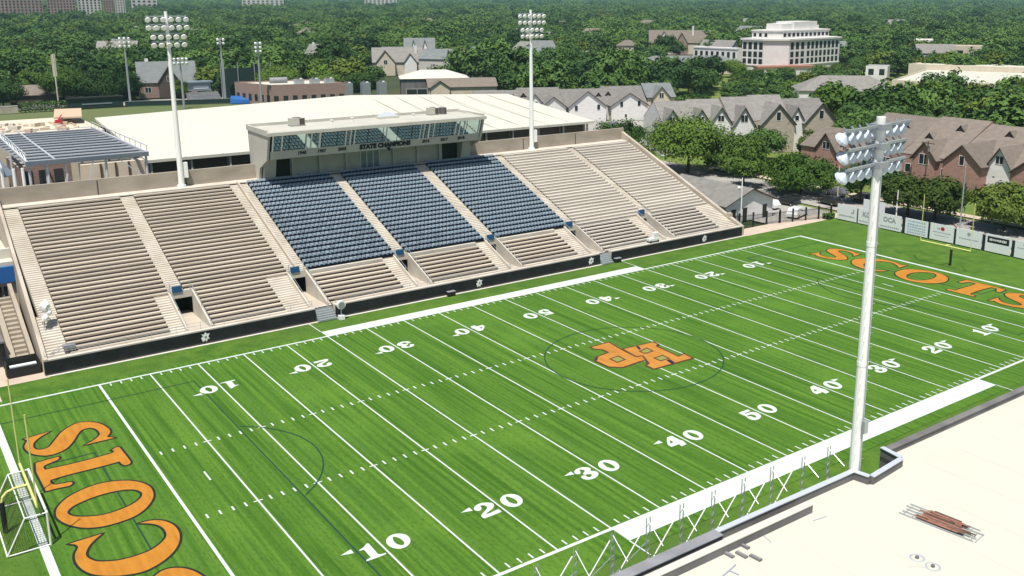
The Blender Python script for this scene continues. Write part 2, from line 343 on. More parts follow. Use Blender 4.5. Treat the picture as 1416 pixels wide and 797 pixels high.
# outlines of the painted letters and figures, in metres on the field
GL = {
  'S': [(-7.52, 39.98, 1), (-5.56, 40.29, 1), (-6.36, 39.63), (-6.97, 38.76), (-7.16, 37.9), (-7.04, 37.2), (-6.65, 36.91), (-6.11, 37.12), (-5.54, 38.15), (-4.83, 39.48), (-4.1, 40.28), (-3.26, 40.74), (-2.39, 40.31), (-1.8, 39.38), (-1.47, 38.05), (-1.49, 37.13), (-1.94, 36.29, 1), (-1.45, 35.72, 1), (-2.78, 35.76), (-3.68, 35.76, 1), (-3.02, 36.2), (-2.36, 36.99), (-2.24, 37.82), (-2.38, 38.59), (-2.72, 39.06), (-3.32, 39.02), (-3.78, 38.31), (-4.21, 37.34), (-4.91, 36.11), (-5.73, 35.5), (-6.52, 35.49), (-7.14, 36.07), (-7.56, 36.86), (-7.74, 37.84), (-7.68, 38.54), (-7.47, 39.18), (-7.35, 39.49, 1)],
  'T': [(-7.47, 34.56, 1), (-5.91, 34.68), (-5.84, 34.39), (-6.08, 34.11), (-6.87, 33.77), (-7.1, 33.49), (-7.09, 32.87, 1), (-4.65, 32.69), (-2.23, 32.82, 1), (-2.04, 33.12), (-2.14, 33.43, 1), (-1.74, 33.75), (-1.53, 33.59, 1), (-1.42, 30.41), (-1.55, 30.04), (-1.89, 29.95), (-2.05, 30.3), (-2.11, 30.92, 1), (-3.43, 30.87), (-5.74, 30.92), (-7.04, 30.8, 1), (-7.11, 30.33), (-6.97, 29.84), (-6.48, 29.65), (-5.84, 29.49), (-5.83, 29.16), (-6.09, 28.94), (-6.81, 29.05), (-7.6, 29.07, 1), (-7.68, 32.91, 1)],
  'O': [(-7.53, 25.42), (-7.19, 26.21), (-6.52, 27.04), (-5.51, 27.65), (-4.36, 27.93), (-3.29, 27.71), (-2.29, 27.12), (-1.56, 26.16), (-1.24, 25.1), (-1.31, 23.89), (-1.7, 22.85), (-2.38, 21.93), (-3.25, 21.31), (-4.34, 21.12), (-5.35, 21.21), (-6.21, 21.63), (-6.84, 22.32), (-7.35, 23.25), (-7.63, 24.35)],
  'Oi': [(-6.9, 24.83), (-6.45, 25.43), (-5.68, 25.81), (-4.55, 26.06), (-3.47, 26.0), (-2.61, 25.67), (-2.09, 25.1), (-1.97, 24.34), (-2.33, 23.68), (-3.0, 23.16), (-3.96, 22.87), (-4.94, 22.84), (-5.74, 23.17), (-6.43, 23.64), (-6.84, 24.21)],
  'C': [(-7.6, 20.14, 1), (-5.56, 20.19, 1), (-6.07, 19.73), (-6.62, 19.01), (-6.96, 18.17), (-6.94, 17.56), (-6.64, 16.86), (-6.16, 16.44), (-5.44, 16.06), (-4.49, 15.93), (-3.55, 16.02), (-2.77, 16.45), (-2.17, 17.13), (-1.99, 17.96), (-2.09, 18.78), (-2.44, 19.48), (-3.17, 20.13, 1), (-2.49, 20.03), (-1.88, 19.62), (-1.4, 18.71), (-1.27, 17.52), (-1.47, 16.4), (-1.93, 15.41), (-2.66, 14.57), (-3.56, 13.99), (-4.51, 13.76), (-5.55, 14.08), (-6.38, 14.61), (-7.09, 15.37), (-7.52, 16.38), (-7.66, 17.52), (-7.54, 18.5), (-7.2, 19.34), (-7.29, 19.81, 1)],
  'd1': [(-1.46, 7.81, 1), (-1.09, 7.95), (-0.72, 8.23), (-0.6, 8.15, 1), (-0.66, 6.62, 1), (-0.5, 6.5), (-0.19, 6.45, 1), (-0.24, 6.31), (-1.01, 6.26), (-1.61, 6.28, 1), (-1.6, 6.43), (-1.22, 6.55, 1), (-1.19, 7.65, 1), (-1.48, 7.69, 1)],
  'ar10': [(-2.65, 7.88), (-1.79, 8.15), (-1.77, 7.72)],
  'd2': [(-1.66, 7.93), (-1.3, 8.19), (-0.85, 8.24), (-0.43, 8.03), (-0.21, 7.77), (-0.27, 7.42), (-0.5, 7.16), (-0.86, 6.96), (-1.27, 6.79), (-1.38, 6.68, 1), (-0.94, 6.69), (-0.29, 6.77, 1), (-0.31, 6.31, 1), (-1.02, 6.27), (-1.8, 6.26, 1), (-1.84, 6.56), (-1.72, 6.79), (-1.43, 7.0), (-1.05, 7.24), (-0.85, 7.42), (-0.79, 7.67), (-0.89, 7.88), (-1.12, 7.96, 1), (-1.18, 7.67), (-1.39, 7.4), (-1.62, 7.43), (-1.74, 7.65)],
  'd0': [(0.58, 7.91), (1.01, 8.2), (1.42, 8.17), (1.78, 7.91), (1.95, 7.45), (1.88, 6.95), (1.63, 6.54), (1.23, 6.3), (0.82, 6.32), (0.5, 6.61), (0.36, 7.05), (0.38, 7.48)],
  'd0i': [(1.04, 7.88), (1.18, 7.89), (1.33, 7.6), (1.41, 7.2), (1.35, 6.8), (1.21, 6.62), (1.03, 6.7), (0.88, 7.06), (0.9, 7.48)],
  'ar': [(-2.74, 7.93), (-1.87, 8.23), (-1.89, 7.67)],
  'd3': [(-1.65, 8.07), (-1.33, 8.25), (-0.93, 8.29), (-0.52, 8.13), (-0.33, 7.84), (-0.4, 7.57), (-0.59, 7.39, 1), (-0.37, 7.26), (-0.26, 6.94), (-0.41, 6.59), (-0.77, 6.35), (-1.2, 6.26), (-1.6, 6.38), (-1.82, 6.67), (-1.79, 7.02), (-1.59, 7.14), (-1.34, 7.05), (-1.37, 6.79), (-1.22, 6.64), (-0.96, 6.72), (-0.86, 6.92), (-1.06, 7.07), (-1.33, 7.13, 1), (-1.33, 7.37), (-1.06, 7.54), (-0.9, 7.75), (-1.0, 7.97), (-1.19, 8.01), (-1.3, 7.72), (-1.48, 7.52), (-1.72, 7.56), (-1.78, 7.8)],
  'd4': [(-0.96, 8.22, 1), (-0.41, 8.25, 1), (-0.39, 7.2, 1), (-0.29, 7.02, 1), (-0.49, 6.32, 1), (-1.09, 6.29, 1), (-1.01, 6.7, 1), (-1.84, 6.69, 1), (-1.82, 7.15), (-1.42, 7.71)],
  'd4i': [(-1.09, 7.73, 1), (-1.1, 7.25, 1), (-1.5, 7.2, 1)],
  'd5': [(-1.64, 8.14, 1), (-0.39, 8.15, 1), (-0.48, 7.77, 1), (-1.26, 7.75, 1), (-1.3, 7.62, 1), (-0.77, 7.6), (-0.44, 7.47), (-0.29, 7.03), (-0.51, 6.49), (-0.98, 6.2), (-1.46, 6.14), (-1.75, 6.35), (-1.82, 6.72), (-1.68, 7.14, 1)],
  'd5i': [(-1.43, 7.23), (-1.01, 7.24), (-0.88, 6.87), (-1.06, 6.53), (-1.26, 6.62), (-1.29, 6.97), (-1.53, 7.09)],
  'P': [(43.83, 29.09), (46.26, 29.15), (45.88, 26.56), (45.76, 24.06), (46.53, 23.93), (46.49, 22.86), (45.23, 22.93), (42.89, 22.71), (41.85, 23.62), (41.81, 25.75), (42.59, 26.47), (44.42, 26.74), (44.4, 27.87), (43.83, 28.53)],
  'Ph': [(43.17, 25.32), (44.58, 25.52), (44.46, 24.07), (43.15, 23.91)],
  'H': [(46.17, 26.64), (50.13, 26.34), (50.05, 25.46), (49.54, 25.22), (49.33, 21.53), (50.34, 21.75), (50.17, 20.41), (45.09, 20.53), (45.09, 21.63), (45.58, 21.82), (46.53, 23.99), (45.82, 24.13)],
  'H1': [(47.0, 25.12), (48.49, 25.53), (48.39, 24.24), (47.08, 24.17)],
  'H2': [(46.94, 22.81), (48.38, 22.91), (48.31, 21.65), (46.96, 21.64)],
  'N': [[(47.78, 26.68), (48.3, 26.76), (47.95, 25.63), (47.08, 25.21)], [(47.59, 21.47), (48.12, 21.56), (47.9, 20.53), (47.36, 20.42)], [(45.79, 28.15), (46.15, 28.04), (45.99, 26.56), (45.65, 26.42)], [(42.35, 26.36), (42.73, 26.51), (41.95, 25.66), (41.81, 25.75)], [(49.7, 25.41), (50.22, 25.65), (50.12, 25.35), (49.64, 25.14)]],
}
# ------------------------------------------------------------------ ground and field
m = MB(); m.rect(-9000, -3000, 12000, 14000, -.35, 'forest floor'); struct(m.build('ground'))
m = MB(); m.rect(-60, -70, 117, 54.35, -.06, 'apron turf'); struct(m.build('turf_apron'))
m = MB(); m.rect(-9.8, -3.2, 101.2, FW + 1.2, -.02, 'field turf'); struct(m.build('field_turf'))
m = MB()
m.rect(-80, 53.95, -3.4, 92, -.045, 'path pale'); m.rect(-80, 49.6, -7.9, 53.95, -.047, 'path pale')
m.rect(-3.4, 54.12, 94, 54.6, -.042, 'concrete pale'); m.rect(-3.4, 54.12, 94, 54.24, -.034, 'white metal'); m.rect(94, 53.95, 118, 57.6, -.045, 'path pale')
struct(m.build('concrete_path'))

# white painted markings
m = MB(); W = 'field paint'; z = .0
LW = .13
for i in range(0, 21):
    x = i * 5 * YD; w = .22 if i in (0, 20) else LW
    m.rect(x - w / 2, .0, x + w / 2, FW, z, W)
m.rect(-9.30, -.2, -8.74, FW + .25, z, W); m.rect(FL + 8.9, -.2, FL + 9.4, FW + .25, z, W)
for y0, y1, s in ((-.30, .0, -1), (FW, FW + .30, 1)):
    m.rect(-8.74, y0, 25 * YD, y1, z, W); m.rect(75 * YD, y0, FL + 8.9, y1, z, W)
    if s < 0: m.rect(25 * YD, -2.05, 75 * YD, 0, z, W)
    else: m.rect(25 * YD, FW, 75 * YD, FW + 1.9, z, W)
z = .004
for k in range(1, 100):
    x = k * YD
    if k % 5 == 0:
        for hy in (20 * YD, FW - 20 * YD): m.rect(x - .34, hy - .07, x + .34, hy + .07, z, W)
        continue
    for hy in (20 * YD, FW - 20 * YD): m.rect(x - .07, hy - .32, x + .07, hy + .32, z, W)
    m.rect(x - .06, .12, x + .06, .75, z, W); m.rect(x - .06, FW - .75, x + .06, FW - .12, z, W)
for x in (3 * YD, 97 * YD): m.rect(x - .07, FW / 2 - .85, x + .07, FW / 2 + .85, z, W)
for x in (25 * YD, 75 * YD):   # restraining lines that run on to the stands
    m.rect(x - .06, FW + 1.9, x + .06, 53.95, z, W); m.rect(x - .06, -4.2, x + .06, -2.05, z, W)
struct(m.build('yard_line_markings'))

# thin dark soccer and lacrosse lines
m = MB(); D = 'navy paint'; z = .008
for sx in (0, 1):
    f = (lambda x: x) if sx == 0 else (lambda x: FL - x)
    def vl(x, y0, y1): m.rect(min(f(x - .06), f(x + .06)), y0, max(f(x - .06), f(x + .06)), y1, z, D)
    def hl(y, x0, x1): m.rect(min(f(x0), f(x1)), y - .06, max(f(x0), f(x1)), y + .06, z, D)
    vl(7.5, 4.2, 44.5); hl(4.2, -8.7, 7.5); hl(44.5, -8.7, 7.5); vl(-3.37, 15, 33.8); hl(15, -8.7, -3.37); hl(33.8, -8.7, -3.37)
    for k in range(24):
        a0, a1 = [R(-53 + 106 * t / 24) for t in (k, k + 1)]
        q = [(f(2.2 + r * math.cos(a)), FW / 2 + r * math.sin(a)) for a, r in ((a0, 9.1), (a0, 9.22), (a1, 9.22), (a1, 9.1))]
        if sx: q.reverse()
        m.sheet(q, z, D)
for k in range(72):
    a0, a1 = 2 * math.pi * k / 72, 2 * math.pi * (k + 1) / 72
    m.sheet([(FL / 2 + r * math.cos(a), FW / 2 + r * math.sin(a)) for a, r in ((a0, 9.1), (a0, 9.22), (a1, 9.22), (a1, 9.1))], z, D)
struct(m.build('soccer_line_markings'))

# yard numbers (near row; the far row is the same turned half round)
def spin(p): return (FL - p[0], FW - p[1])
fig = {k: smooth_loop(GL['d%s' % k], 4) for k in '12345'}; fig['0'] = smooth_loop(GL['d0'], 5)
hole = {'0': smooth_loop(GL['d0i'], 5), '4': [p[:2] for p in GL['d4i']], '5': smooth_loop(GL['d5i'], 4)}
arrow = [p[:2] for p in GL['ar']]
m = MB()
for line in range(10, 100, 10):
    n = line if line <= 50 else 100 - line; x = line * YD
    for turn in (0, 1):
        xx = FL - x if turn else x
        def put(l): return [spin((p[0] + xx, p[1])) if turn else (p[0] + xx, p[1]) for p in l]
        for ch in (str(n // 10), '0'):
            m.fill([put(fig[ch])] + ([put(hole[ch])] if ch in hole else []), .009, 'field paint')
        if n < 50:
            left = (line < 50) != bool(turn)
            a = arrow if left else [(.1 - p[0], p[1]) for p in arrow][::-1]
            m.fill([put(a)], .009, 'field paint')
struct(m.build('yard_number_markings'))

# SCOTS in both end zones
m = MB()
Sl, Tl, Cl = (smooth_loop(GL[k], 5) for k in 'STC'); Ol = smooth_loop(GL['O'], 5); Oil = smooth_loop(GL['Oi'], 5)
S2 = [(p[0], p[1] - 27.6) for p in Sl]
for turn in (0, 1):
    t = spin if turn else (lambda p: p)
    for l, h in ((Sl, None), (Tl, None), (Ol, Oil), (Cl, None), (S2, None)):
        o = [t(p) for p in l]; hh = [t(p) for p in h] if h else None
        m.fill([grow(o, .17)] + ([grow(hh, -.17)] if hh else []), .011, 'black paint')
        m.fill([o] + ([hh] if hh else []), .016, 'orange paint')
struct(m.build('end_zone_lettering'))

# interlocked P and H at midfield
m = MB(); P, H = GL['P'], GL['H']
m.fill([grow(P, .2)], .011, 'logo brown'); m.fill([grow(H, .2)], .013, 'logo brown')
m.fill([grow(P, -.03), GL['Ph']], .017, 'logo orange'); m.fill([grow(H, -.03), GL['H1'], GL['H2']], .020, 'logo orange')
for h in ('Ph', 'H1', 'H2'): m.fill([grow(GL[h], -.02)], .022, 'logo brown'); m.fill([grow(GL[h], -.2)], .025, 'logo olive')
for q in GL['N'][1:2] + GL['N'][3:]: m.fill([q], .028, 'logo navy')
m.fill([[(47.75, 26.4), (48.1, 26.45), (47.75, 25.6), (47.35, 25.4)]], .028, 'logo navy')
def strip(a, b, w, z, mm):
    d = Vector((b[0] - a[0], b[1] - a[1])).normalized() * w / 2
    m.sheet([(a[0] + d.y, a[1] - d.x), (b[0] + d.y, b[1] - d.x), (b[0] - d.y, b[1] + d.x), (a[0] - d.y, a[1] + d.x)], z, mm)
strip((46.15, 26.7), (45.8, 24.1), .22, .030, 'logo brown'); strip((45.8, 24.1), (46.55, 23.95), .22, .031, 'logo brown'); strip((46.55, 23.95), (45.55, 21.8), .2, .032, 'logo brown')
struct(m.build('midfield_logo_marking'))

# ------------------------------------------------------------------ the grandstand
def zp(y): return 1.45 + .384 * (y - 55)
stand = thing('grandstand', 'long stepped concrete grandstand with beige benches and blue seats beside the football field', 'grandstand', (45, 54.5, 0))
UP = [(-1.0, 10.2, 'b', 'leftmost'), (11.8, 23.8, 'b', 'second from the left'), (26.2, 38.0, 's', 'left'), (39.5, 51.3, 's', 'middle'),
      (53.2, 65.5, 's', 'right'), (66.9, 79.9, 'p', 'right of the blue seats'), (81.2, 93.0, 'p', 'rightmost')]
LO = [(-1.2, 8.5, 'b', 'leftmost'), (12.9, 21.0, 'b', 'second from the left'), (26.2, 35.8, 'b', 'third from the left'), (39.7, 49.5, 'b', 'fourth from the left'),
      (53.1, 62.5, 'b', 'fifth from the left'), (66.8, 76.1, 'b', 'sixth from the left'), (80.3, 89.9, 'b', 'rightmost')]
Y0, Y1, YL0, YL1 = 61.9, 82.3, 55.3, 61.5
def steps(mb, x0, x1, ya, yb, n, dz, mm):
    """stepped concrete: n treads between ya and yb, riser behind each; closed underneath"""
    r = (yb - ya) / n
    for i in range(n):
        y = ya + i * r; z0 = zp(y) + dz; z1 = zp(y + r) + dz
        mb.face([(x0, y, z0), (x1, y, z0), (x1, y + r, z0), (x0, y + r, z0)], mm)
        mb.face([(x0, y + r, z0), (x1, y + r, z0), (x1, y + r, z1), (x0, y + r, z1)], mm)
    for x, s in ((x0, 1), (x1, -1)):
        q = [(x, ya, zp(ya) + dz - .7), (x, ya, zp(ya) + dz), (x, yb, zp(yb) + dz), (x, yb, zp(yb) + dz - .7)]
        mb.face(q if s < 0 else q[::-1], mm)
m = MB()
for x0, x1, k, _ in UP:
    steps(m, x0, x1, Y0, Y1, 21 if k == 's' else 27, -.42, {'p': 'tread pale', 's': 'tread seats', 'b': 'tread shaded'}[k])
LIP = (26.2, 39.7, 53.1)
for x0, x1, k, _ in LO: steps(m, x0, x1, YL0, YL1 if x0 in LIP else Y0, 8 if x0 in LIP else 9, -.42, 'tread shaded')
m.build('seating_tiers', stand)
m = MB()
AIS = [(-2.7, -1.0), (10.2, 11.8), (23.8, 26.2), (38.0, 39.5), (51.3, 53.2), (65.5, 66.9), (79.9, 81.2), (93.0, 93.4)]
for x0, x1 in AIS: steps(m, x0, x1, Y0, Y1, 54, -.30, 'concrete pale')
LA = [(-3.3, -1.2), (8.5, 10.1), (12.5, 12.9), (21.0, 23.6), (25.7, 26.2), (35.8, 37.4), (39.3, 39.7), (49.5, 51.0), (52.7, 53.1), (62.5, 64.3), (66.3, 66.8), (76.1, 78.0), (79.9, 80.3), (89.9, 93.4)]
for x0, x1 in LA: steps(m, x0, x1, YL0, Y0, 16, -.24, 'concrete pale')
m.build('aisle_steps', stand)
m = MB()
m.box(-2.5, Y1, 11.0, 93.4, 84.2, 11.75, 'concrete pale')
for x0, x1, k, _ in LO[2:5]: m.box(x0, YL1, zp(YL1) - 1.2, x1, Y0 - .003, zp(Y0) - .08, 'concrete pale')
for x in (25.0,): m.hexa([(x - .12, Y0, zp(Y0) - .5), (x + .12, Y0, zp(Y0) - .5), (x + .12, Y1, zp(Y1) - .5), (x - .12, Y1, zp(Y1) - .5), (x - .12, Y0, zp(Y0) + .05), (x + .12, Y0, zp(Y0) + .05), (x + .12, Y1, zp(Y1) + .05), (x - .12, Y1, zp(Y1) + .05)], 'concrete')
m.build('walkway', stand)
# rear and side walls
m = MB()
m.box(-2.5, 84.2, 0, 94.0, 84.6, 13.75, 'concrete wall')
xs = [-2.5 + 10.72 * i for i in range(10)]
for x in xs[1:-1]: m.box(x - .05, 84.17, 11.75, x + .05, 84.197, 13.6, 'dark opening')
m.build('rear_wall', stand)
m = MB()
m.hexa([(-3.7, 54.6, 0), (-3.3, 54.6, 0), (-2.7, 84.2, 0), (-3.0, 84.2, 0), (-3.7, 54.6, zp(54.6) + .25), (-3.3, 54.6, zp(54.6) + .25), (-2.7, 84.2, zp(84.2) + .6), (-3.0, 84.2, zp(84.2) + .6)], 'concrete'); m.build('side_wall', stand); m = MB()
m.hexa([(93.45, 54.6, 0), (94.0, 54.6, 0), (94.0, 84.2, 0), (93.45, 84.2, 0), (93.45, 54.6, zp(54.6) + .15), (94.0, 54.6, zp(54.6) + .15), (94.0, 84.2, zp(84.2) + .45), (93.45, 84.2, zp(84.2) + .45)], 'concrete')
m.box(93.4, 57.2, zp(57.2), 94.04, 57.9, zp(57.2) + .75, 'concrete')
m.build('side_wall', stand)
# front wall
m = MB()
FR = [(-3.7, 23.9), (26.3, 65.2), (67.3, 93.45)]
for a, b in FR: m.box(a, 54.62, 0, b, YL0, 1.50, 'concrete pale')
for a, b in ((23.9, 26.3), (65.2, 67.3)):
    for i in range(6): m.box(a + .1, 53.9 + .26 * i, 0, b - .1, 53.9 + .26 * (i + 1), .2 * (i + 1), 'galvanised')
m.build('front_wall', stand)
for a, b in FR:
    m = MB(); n = round((b - a) / 3.9)
    for i in range(n):
        u0 = a + (b - a) * i / n; u1 = a + (b - a) * (i + 1) / n
        m.box(u0 + .012, 54.47, .10, u1 - .012, 54.615, 1.36, 'pad black')
    m.build('wall_padding', stand)
# white emblems on the padding
def emblem(x, s=1):
    m = MB(); y0, y1 = 54.43, 54.467
    pts = [(-.45, -.05), (-.28, -.48), (-.05, -.30), (.08, -.5), (.22, -.22), (.42, -.28), (.30, .02), (.46, .30), (.18, .30), (.05, .5), (-.15, .28), (-.38, .34), (-.25, .08)]
    P = [(x + p[0], .73 + p[1] * 1.05) for p in pts]
    k = len(P)
    for t in tessellate_polygon([[Vector((p[0], p[1], 0)) for p in P]]): m.face([(P[i][0], y0, P[i][1]) for i in t], 'white metal')
    for i in range(k):
        j = (i + 1) % k; m.face([(P[i][0], y0, P[i][1]), (P[j][0], y0, P[j][1]), (P[j][0], y1, P[j][1]), (P[i][0], y1, P[i][1])], 'white metal')
    m.box(x - .1, 54.40, .66, x + .12, 54.428, .84, 'coping grey')
    m.build('emblem', stand)
for x in (11.6, 45.6, 63.6, 85.3): emblem(x)
# front hand rail
m = MB()
for a, b in FR:
    for z in (1.95, 2.3): m.tube((a + .2, 55.0, z), (b - .2, 55.0, z), .022, 'galvanised', n=5)
    n = int((b - a) / 2.4)
    for i in range(n + 1):
        x = a + .2 + (b - a - .4) * i / n; m.tube((x, 55.0, 1.5), (x, 55.0, 2.3), .022, 'galvanised', n=5)
m.build('hand_rail', stand)
# entry tunnels that break through the lower tier
VO = [(10.1, 12.5), (23.6, 25.7), (37.4, 39.3), (51.0, 52.7), (64.3, 66.3), (78.0, 79.9)]
for a, b in VO:
    m = MB(); f = 1.32
    m.rect(a, 55.3, b, 63.2, f, 'concrete')
    for x, s in ((a, -1), (b, 1)):
        x0, x1 = (x - .12, x + .03) if s < 0 else (x - .03, x + .12)
        m.hexa([(x0, 55.3, f - .6), (x1, 55.3, f - .6), (x1, 61.6, f - .6), (x0, 61.6, f - .6), (x0, 55.3, zp(55.3) + .15), (x1, 55.3, zp(55.3) + .15), (x1, 61.6, zp(61.6) + .2), (x0, 61.6, zp(61.6) + .2)], 'concrete pale')
    m.box(a + .03, 61.55, 3.35, b - .03, 61.85, zp(61.85) + .1, 'concrete pale')
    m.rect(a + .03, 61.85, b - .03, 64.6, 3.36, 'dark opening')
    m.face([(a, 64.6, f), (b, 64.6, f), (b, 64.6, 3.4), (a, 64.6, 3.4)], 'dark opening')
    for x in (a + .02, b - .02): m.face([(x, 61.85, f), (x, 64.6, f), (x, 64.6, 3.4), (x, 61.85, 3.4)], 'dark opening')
    o = m.build('entry_tunnel', stand)
    mm = MB(); mm.box(a + .3, 61.45, zp(61.7) + .05, a + 1.35, 61.72, zp(61.7) + .72, 'blue sign')
    for x in (a + .1, b - .15): mm.tube((x, 61.6, zp(61.7)), (x, 61.6, zp(61.7) + 1.1), .04, 'galvanised', n=6)
    mm.tube((a + .1, 61.6, zp(61.7) + 1.1), (b - .15, 61.6, zp(61.7) + 1.1), .04, 'galvanised', n=6)
    s = mm.build('blue_rail_cover', stand); s.parent = o
    mm = MB()
    for x in (a - .05, b + .05):
        mm.tube((x, 55.4, zp(55.4) + .55), (x, 61.5, zp(61.5) + .75), .03, 'galvanised', n=5)
        for y in (55.4, 58.4, 61.5): mm.tube((x, y, zp(y)), (x, y, zp(y) + .6 + .02 * (y - 55)), .025, 'galvanised', n=5)
    s = mm.build('tunnel_rail', stand); s.parent = o

# benches: one object per row of each block
cache = {}
def bench(L, mm, dp=.34):
    key = (round(L, 2), mm, dp)
    if key not in cache:
        b = MB()
        if dp > .5: b.box(-L / 2, .03, -.419, L / 2, .06, -.052, mm)
        b.box(-L / 2, 0, -.05 if dp > .6 else -.17, L / 2, dp, 0, mm)
        n = max(2, round(L / 1.9))
        for i in range(n):
            x = -L / 2 + .25 + (L - .5) * i / (n - 1); b.box(x - .025, .14, -.419, x + .025, .27, -.172, 'concrete')
        me = b.build('bleacher_bench'); cache[key] = me; return me
    o = cache[key].copy(); C.objects.link(o); return o
for tier, secs in (('upper', UP), ('lower', LO)):
    for x0, x1, k, nm in secs:
        if k == 's': continue
        n, a, b = (27, Y0, Y1) if tier == 'upper' else ((8, YL0, YL1) if x0 in LIP else (9, YL0, Y0))
        for i in range(n):
            y = a + (b - a) * i / n
            o = bench(x1 - x0 - .1, 'bench pale' if (k == 'p' or x0 > 60) else 'bench aluminium', .70 if k == 'p' else .46); o.location = ((x0 + x1) / 2, y + .02, zp(y))
            tag(o, f'beige bench, {ordn(i + 1)} row up, {nm} {tier} block of the grandstand', 'bench', f'bleacher benches in the {nm} {tier} block')

# blue seats
def seat_mb():
    """fixed stadium chair with its pan tipped up: pale moulded back, dark underside of the folded pan in front of it, two arms"""
    b = MB(); w = .235
    def shell(prof, w, th, k):
        for (y0, z0), (y1, z1) in zip(prof, prof[1:]):
            d = Vector((y1 - y0, z1 - z0)).normalized(); nx, nz = -d.y * th, d.x * th
            b.hexa([(-w, y0 - nx, z0 - nz), (w, y0 - nx, z0 - nz), (w, y1 - nx, z1 - nz), (-w, y1 - nx, z1 - nz), (-w, y0, z0), (w, y0, z0), (w, y1, z1), (-w, y1, z1)], k)
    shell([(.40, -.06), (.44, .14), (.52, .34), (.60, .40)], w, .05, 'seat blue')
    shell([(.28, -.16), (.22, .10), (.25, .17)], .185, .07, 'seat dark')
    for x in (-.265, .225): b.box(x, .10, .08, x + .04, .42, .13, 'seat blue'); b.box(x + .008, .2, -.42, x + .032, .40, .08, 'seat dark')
    return b
proto = seat_mb(); SEATS = []
for x0, x1, k, nm in UP:
    if k != 's': continue
    nx = int((x1 - x0) / .545); p = (x1 - x0) / nx
    for i in range(21):
        y = Y0 + (Y1 - Y0) * i / 21
        for j in range(nx): SEATS.append((x0 + (j + .5) * p, y + .36, zp(y) + .0, nm, i, j))
SEATS.sort(key=lambda s: (s[0] + 15.46) ** 2 + (s[1] + 46.63) ** 2 + (s[2] - 35.5) ** 2)
first = None
for s in SEATS[:300]:
    if first is None: first = o = proto.build('stadium_seat')
    else: o = first.copy(); C.objects.link(o)
    o.location = s[:3]
    tag(o, f'blue seat, {ordn(s[4] + 1)} row up, {ordn(s[5] + 1)} from the left aisle in the {s[3]} blue block', 'seat', 'blue stadium seats')
rest = MB(); rest.ms = list(proto.ms)
for s in SEATS[300:]:
    n = len(rest.v); rest.v += [(v[0] + s[0], v[1] + s[1], v[2] + s[2]) for v in proto.v]
    rest.f += [tuple(i + n for i in f) for f in proto.f]; rest.m += proto.m
tag(rest.build('stadium_seats'), 'rows of blue stadium seats filling the upper part of the three blue blocks', 'seats', 'blue stadium seats', 'stuff')

# ------------------------------------------------------------------ press box
pb = thing('press_box', 'long beige press box with leaning glass front above the blue seats', 'press box', (45.0, 84, 11.7))
XA, XB = 28.9, 61.0
m = MB()
def lean(xa, xb, yb, zb, yt, zt, th, mm):   # slab that leans outward between two heights
    m.hexa([(xa, yb, zb), (xb, yb, zb), (xb, yb + th, zb), (xa, yb + th, zb), (xa, yt, zt), (xb, yt, zt), (xb, yt + th, zt), (xa, yt + th, zt)], mm)
lean(XA - .2, XB + .2, 79.55, 14.85, 79.3, 15.95, .25, 'box wall')
m.build('sign_band', pb)
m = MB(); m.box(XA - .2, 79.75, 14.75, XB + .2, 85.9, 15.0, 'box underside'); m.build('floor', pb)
m = MB(); m.box(XA + 1.4, 83.55, 11.2, XB - 1.4, 83.75, 14.75, 'box wall')
for x in (33.2, 37.2, 41.2, 48.7, 52.7, 56.5): m.box(x - .25, 83.15, 11.2, x + .25, 83.547, 14.745, 'box wall')
for x, s_ in ((XA + .6, 1), (XB - .6, -1)): m.hexa([(x - .8, 82.6, 11.0), (x + .8, 82.6, 11.0), (x + .8, 83.6, 11.0), (x - .8, 83.6, 11.0), (x - .8, 81.6, 14.745), (x + .8, 81.6, 14.745), (x + .8, 83.6, 14.745), (x - .8, 83.6, 14.745)], 'box wall')
m.build('lower_wall', pb)
for x, w in ((31.4, 1.4), (58.3, 1.6)):
    d = MB(); d.box(x - w, 83.45, 11.6, x + w, 83.546, 14.3, 'dark opening'); d.build('doorway', pb)
d = MB(); d.box(43.4, 83.5, 11.7, 46.4, 83.546, 14.2, 'deck steel')
for x in (43.4, 44.4, 45.4, 46.4): d.box(x - .05, 83.44, 11.7, x + .05, 83.497, 14.2, 'coping bright')
d.build('glass_door', pb)
for x0, x1 in ((XA - .7, XA - .4), (XB + .25, XB + .55)):
    m = MB(); P = [(85.9, 11.2), (83.2, 11.2), (82.4, 13.4), (79.5, 14.8), (78.2, 18.4), (86.3, 18.9)]
    k = len(P)
    m.face([(x0, p[0], p[1]) for p in P], 'box wall'); m.face([(x1, p[0], p[1]) for p in P][::-1], 'box wall')
    for i in range(k):
        j = (i + 1) % k; m.face([(x0, *P[j]), (x0, *P[i]), (x1, *P[i]), (x1, *P[j])], 'box wall')
    m.build('end_wall', pb)
m = MB(); m.box(XA - .3, 85.7, 15.0, XB + .3, 85.9, 18.3, 'box wall'); m.build('back_wall', pb)
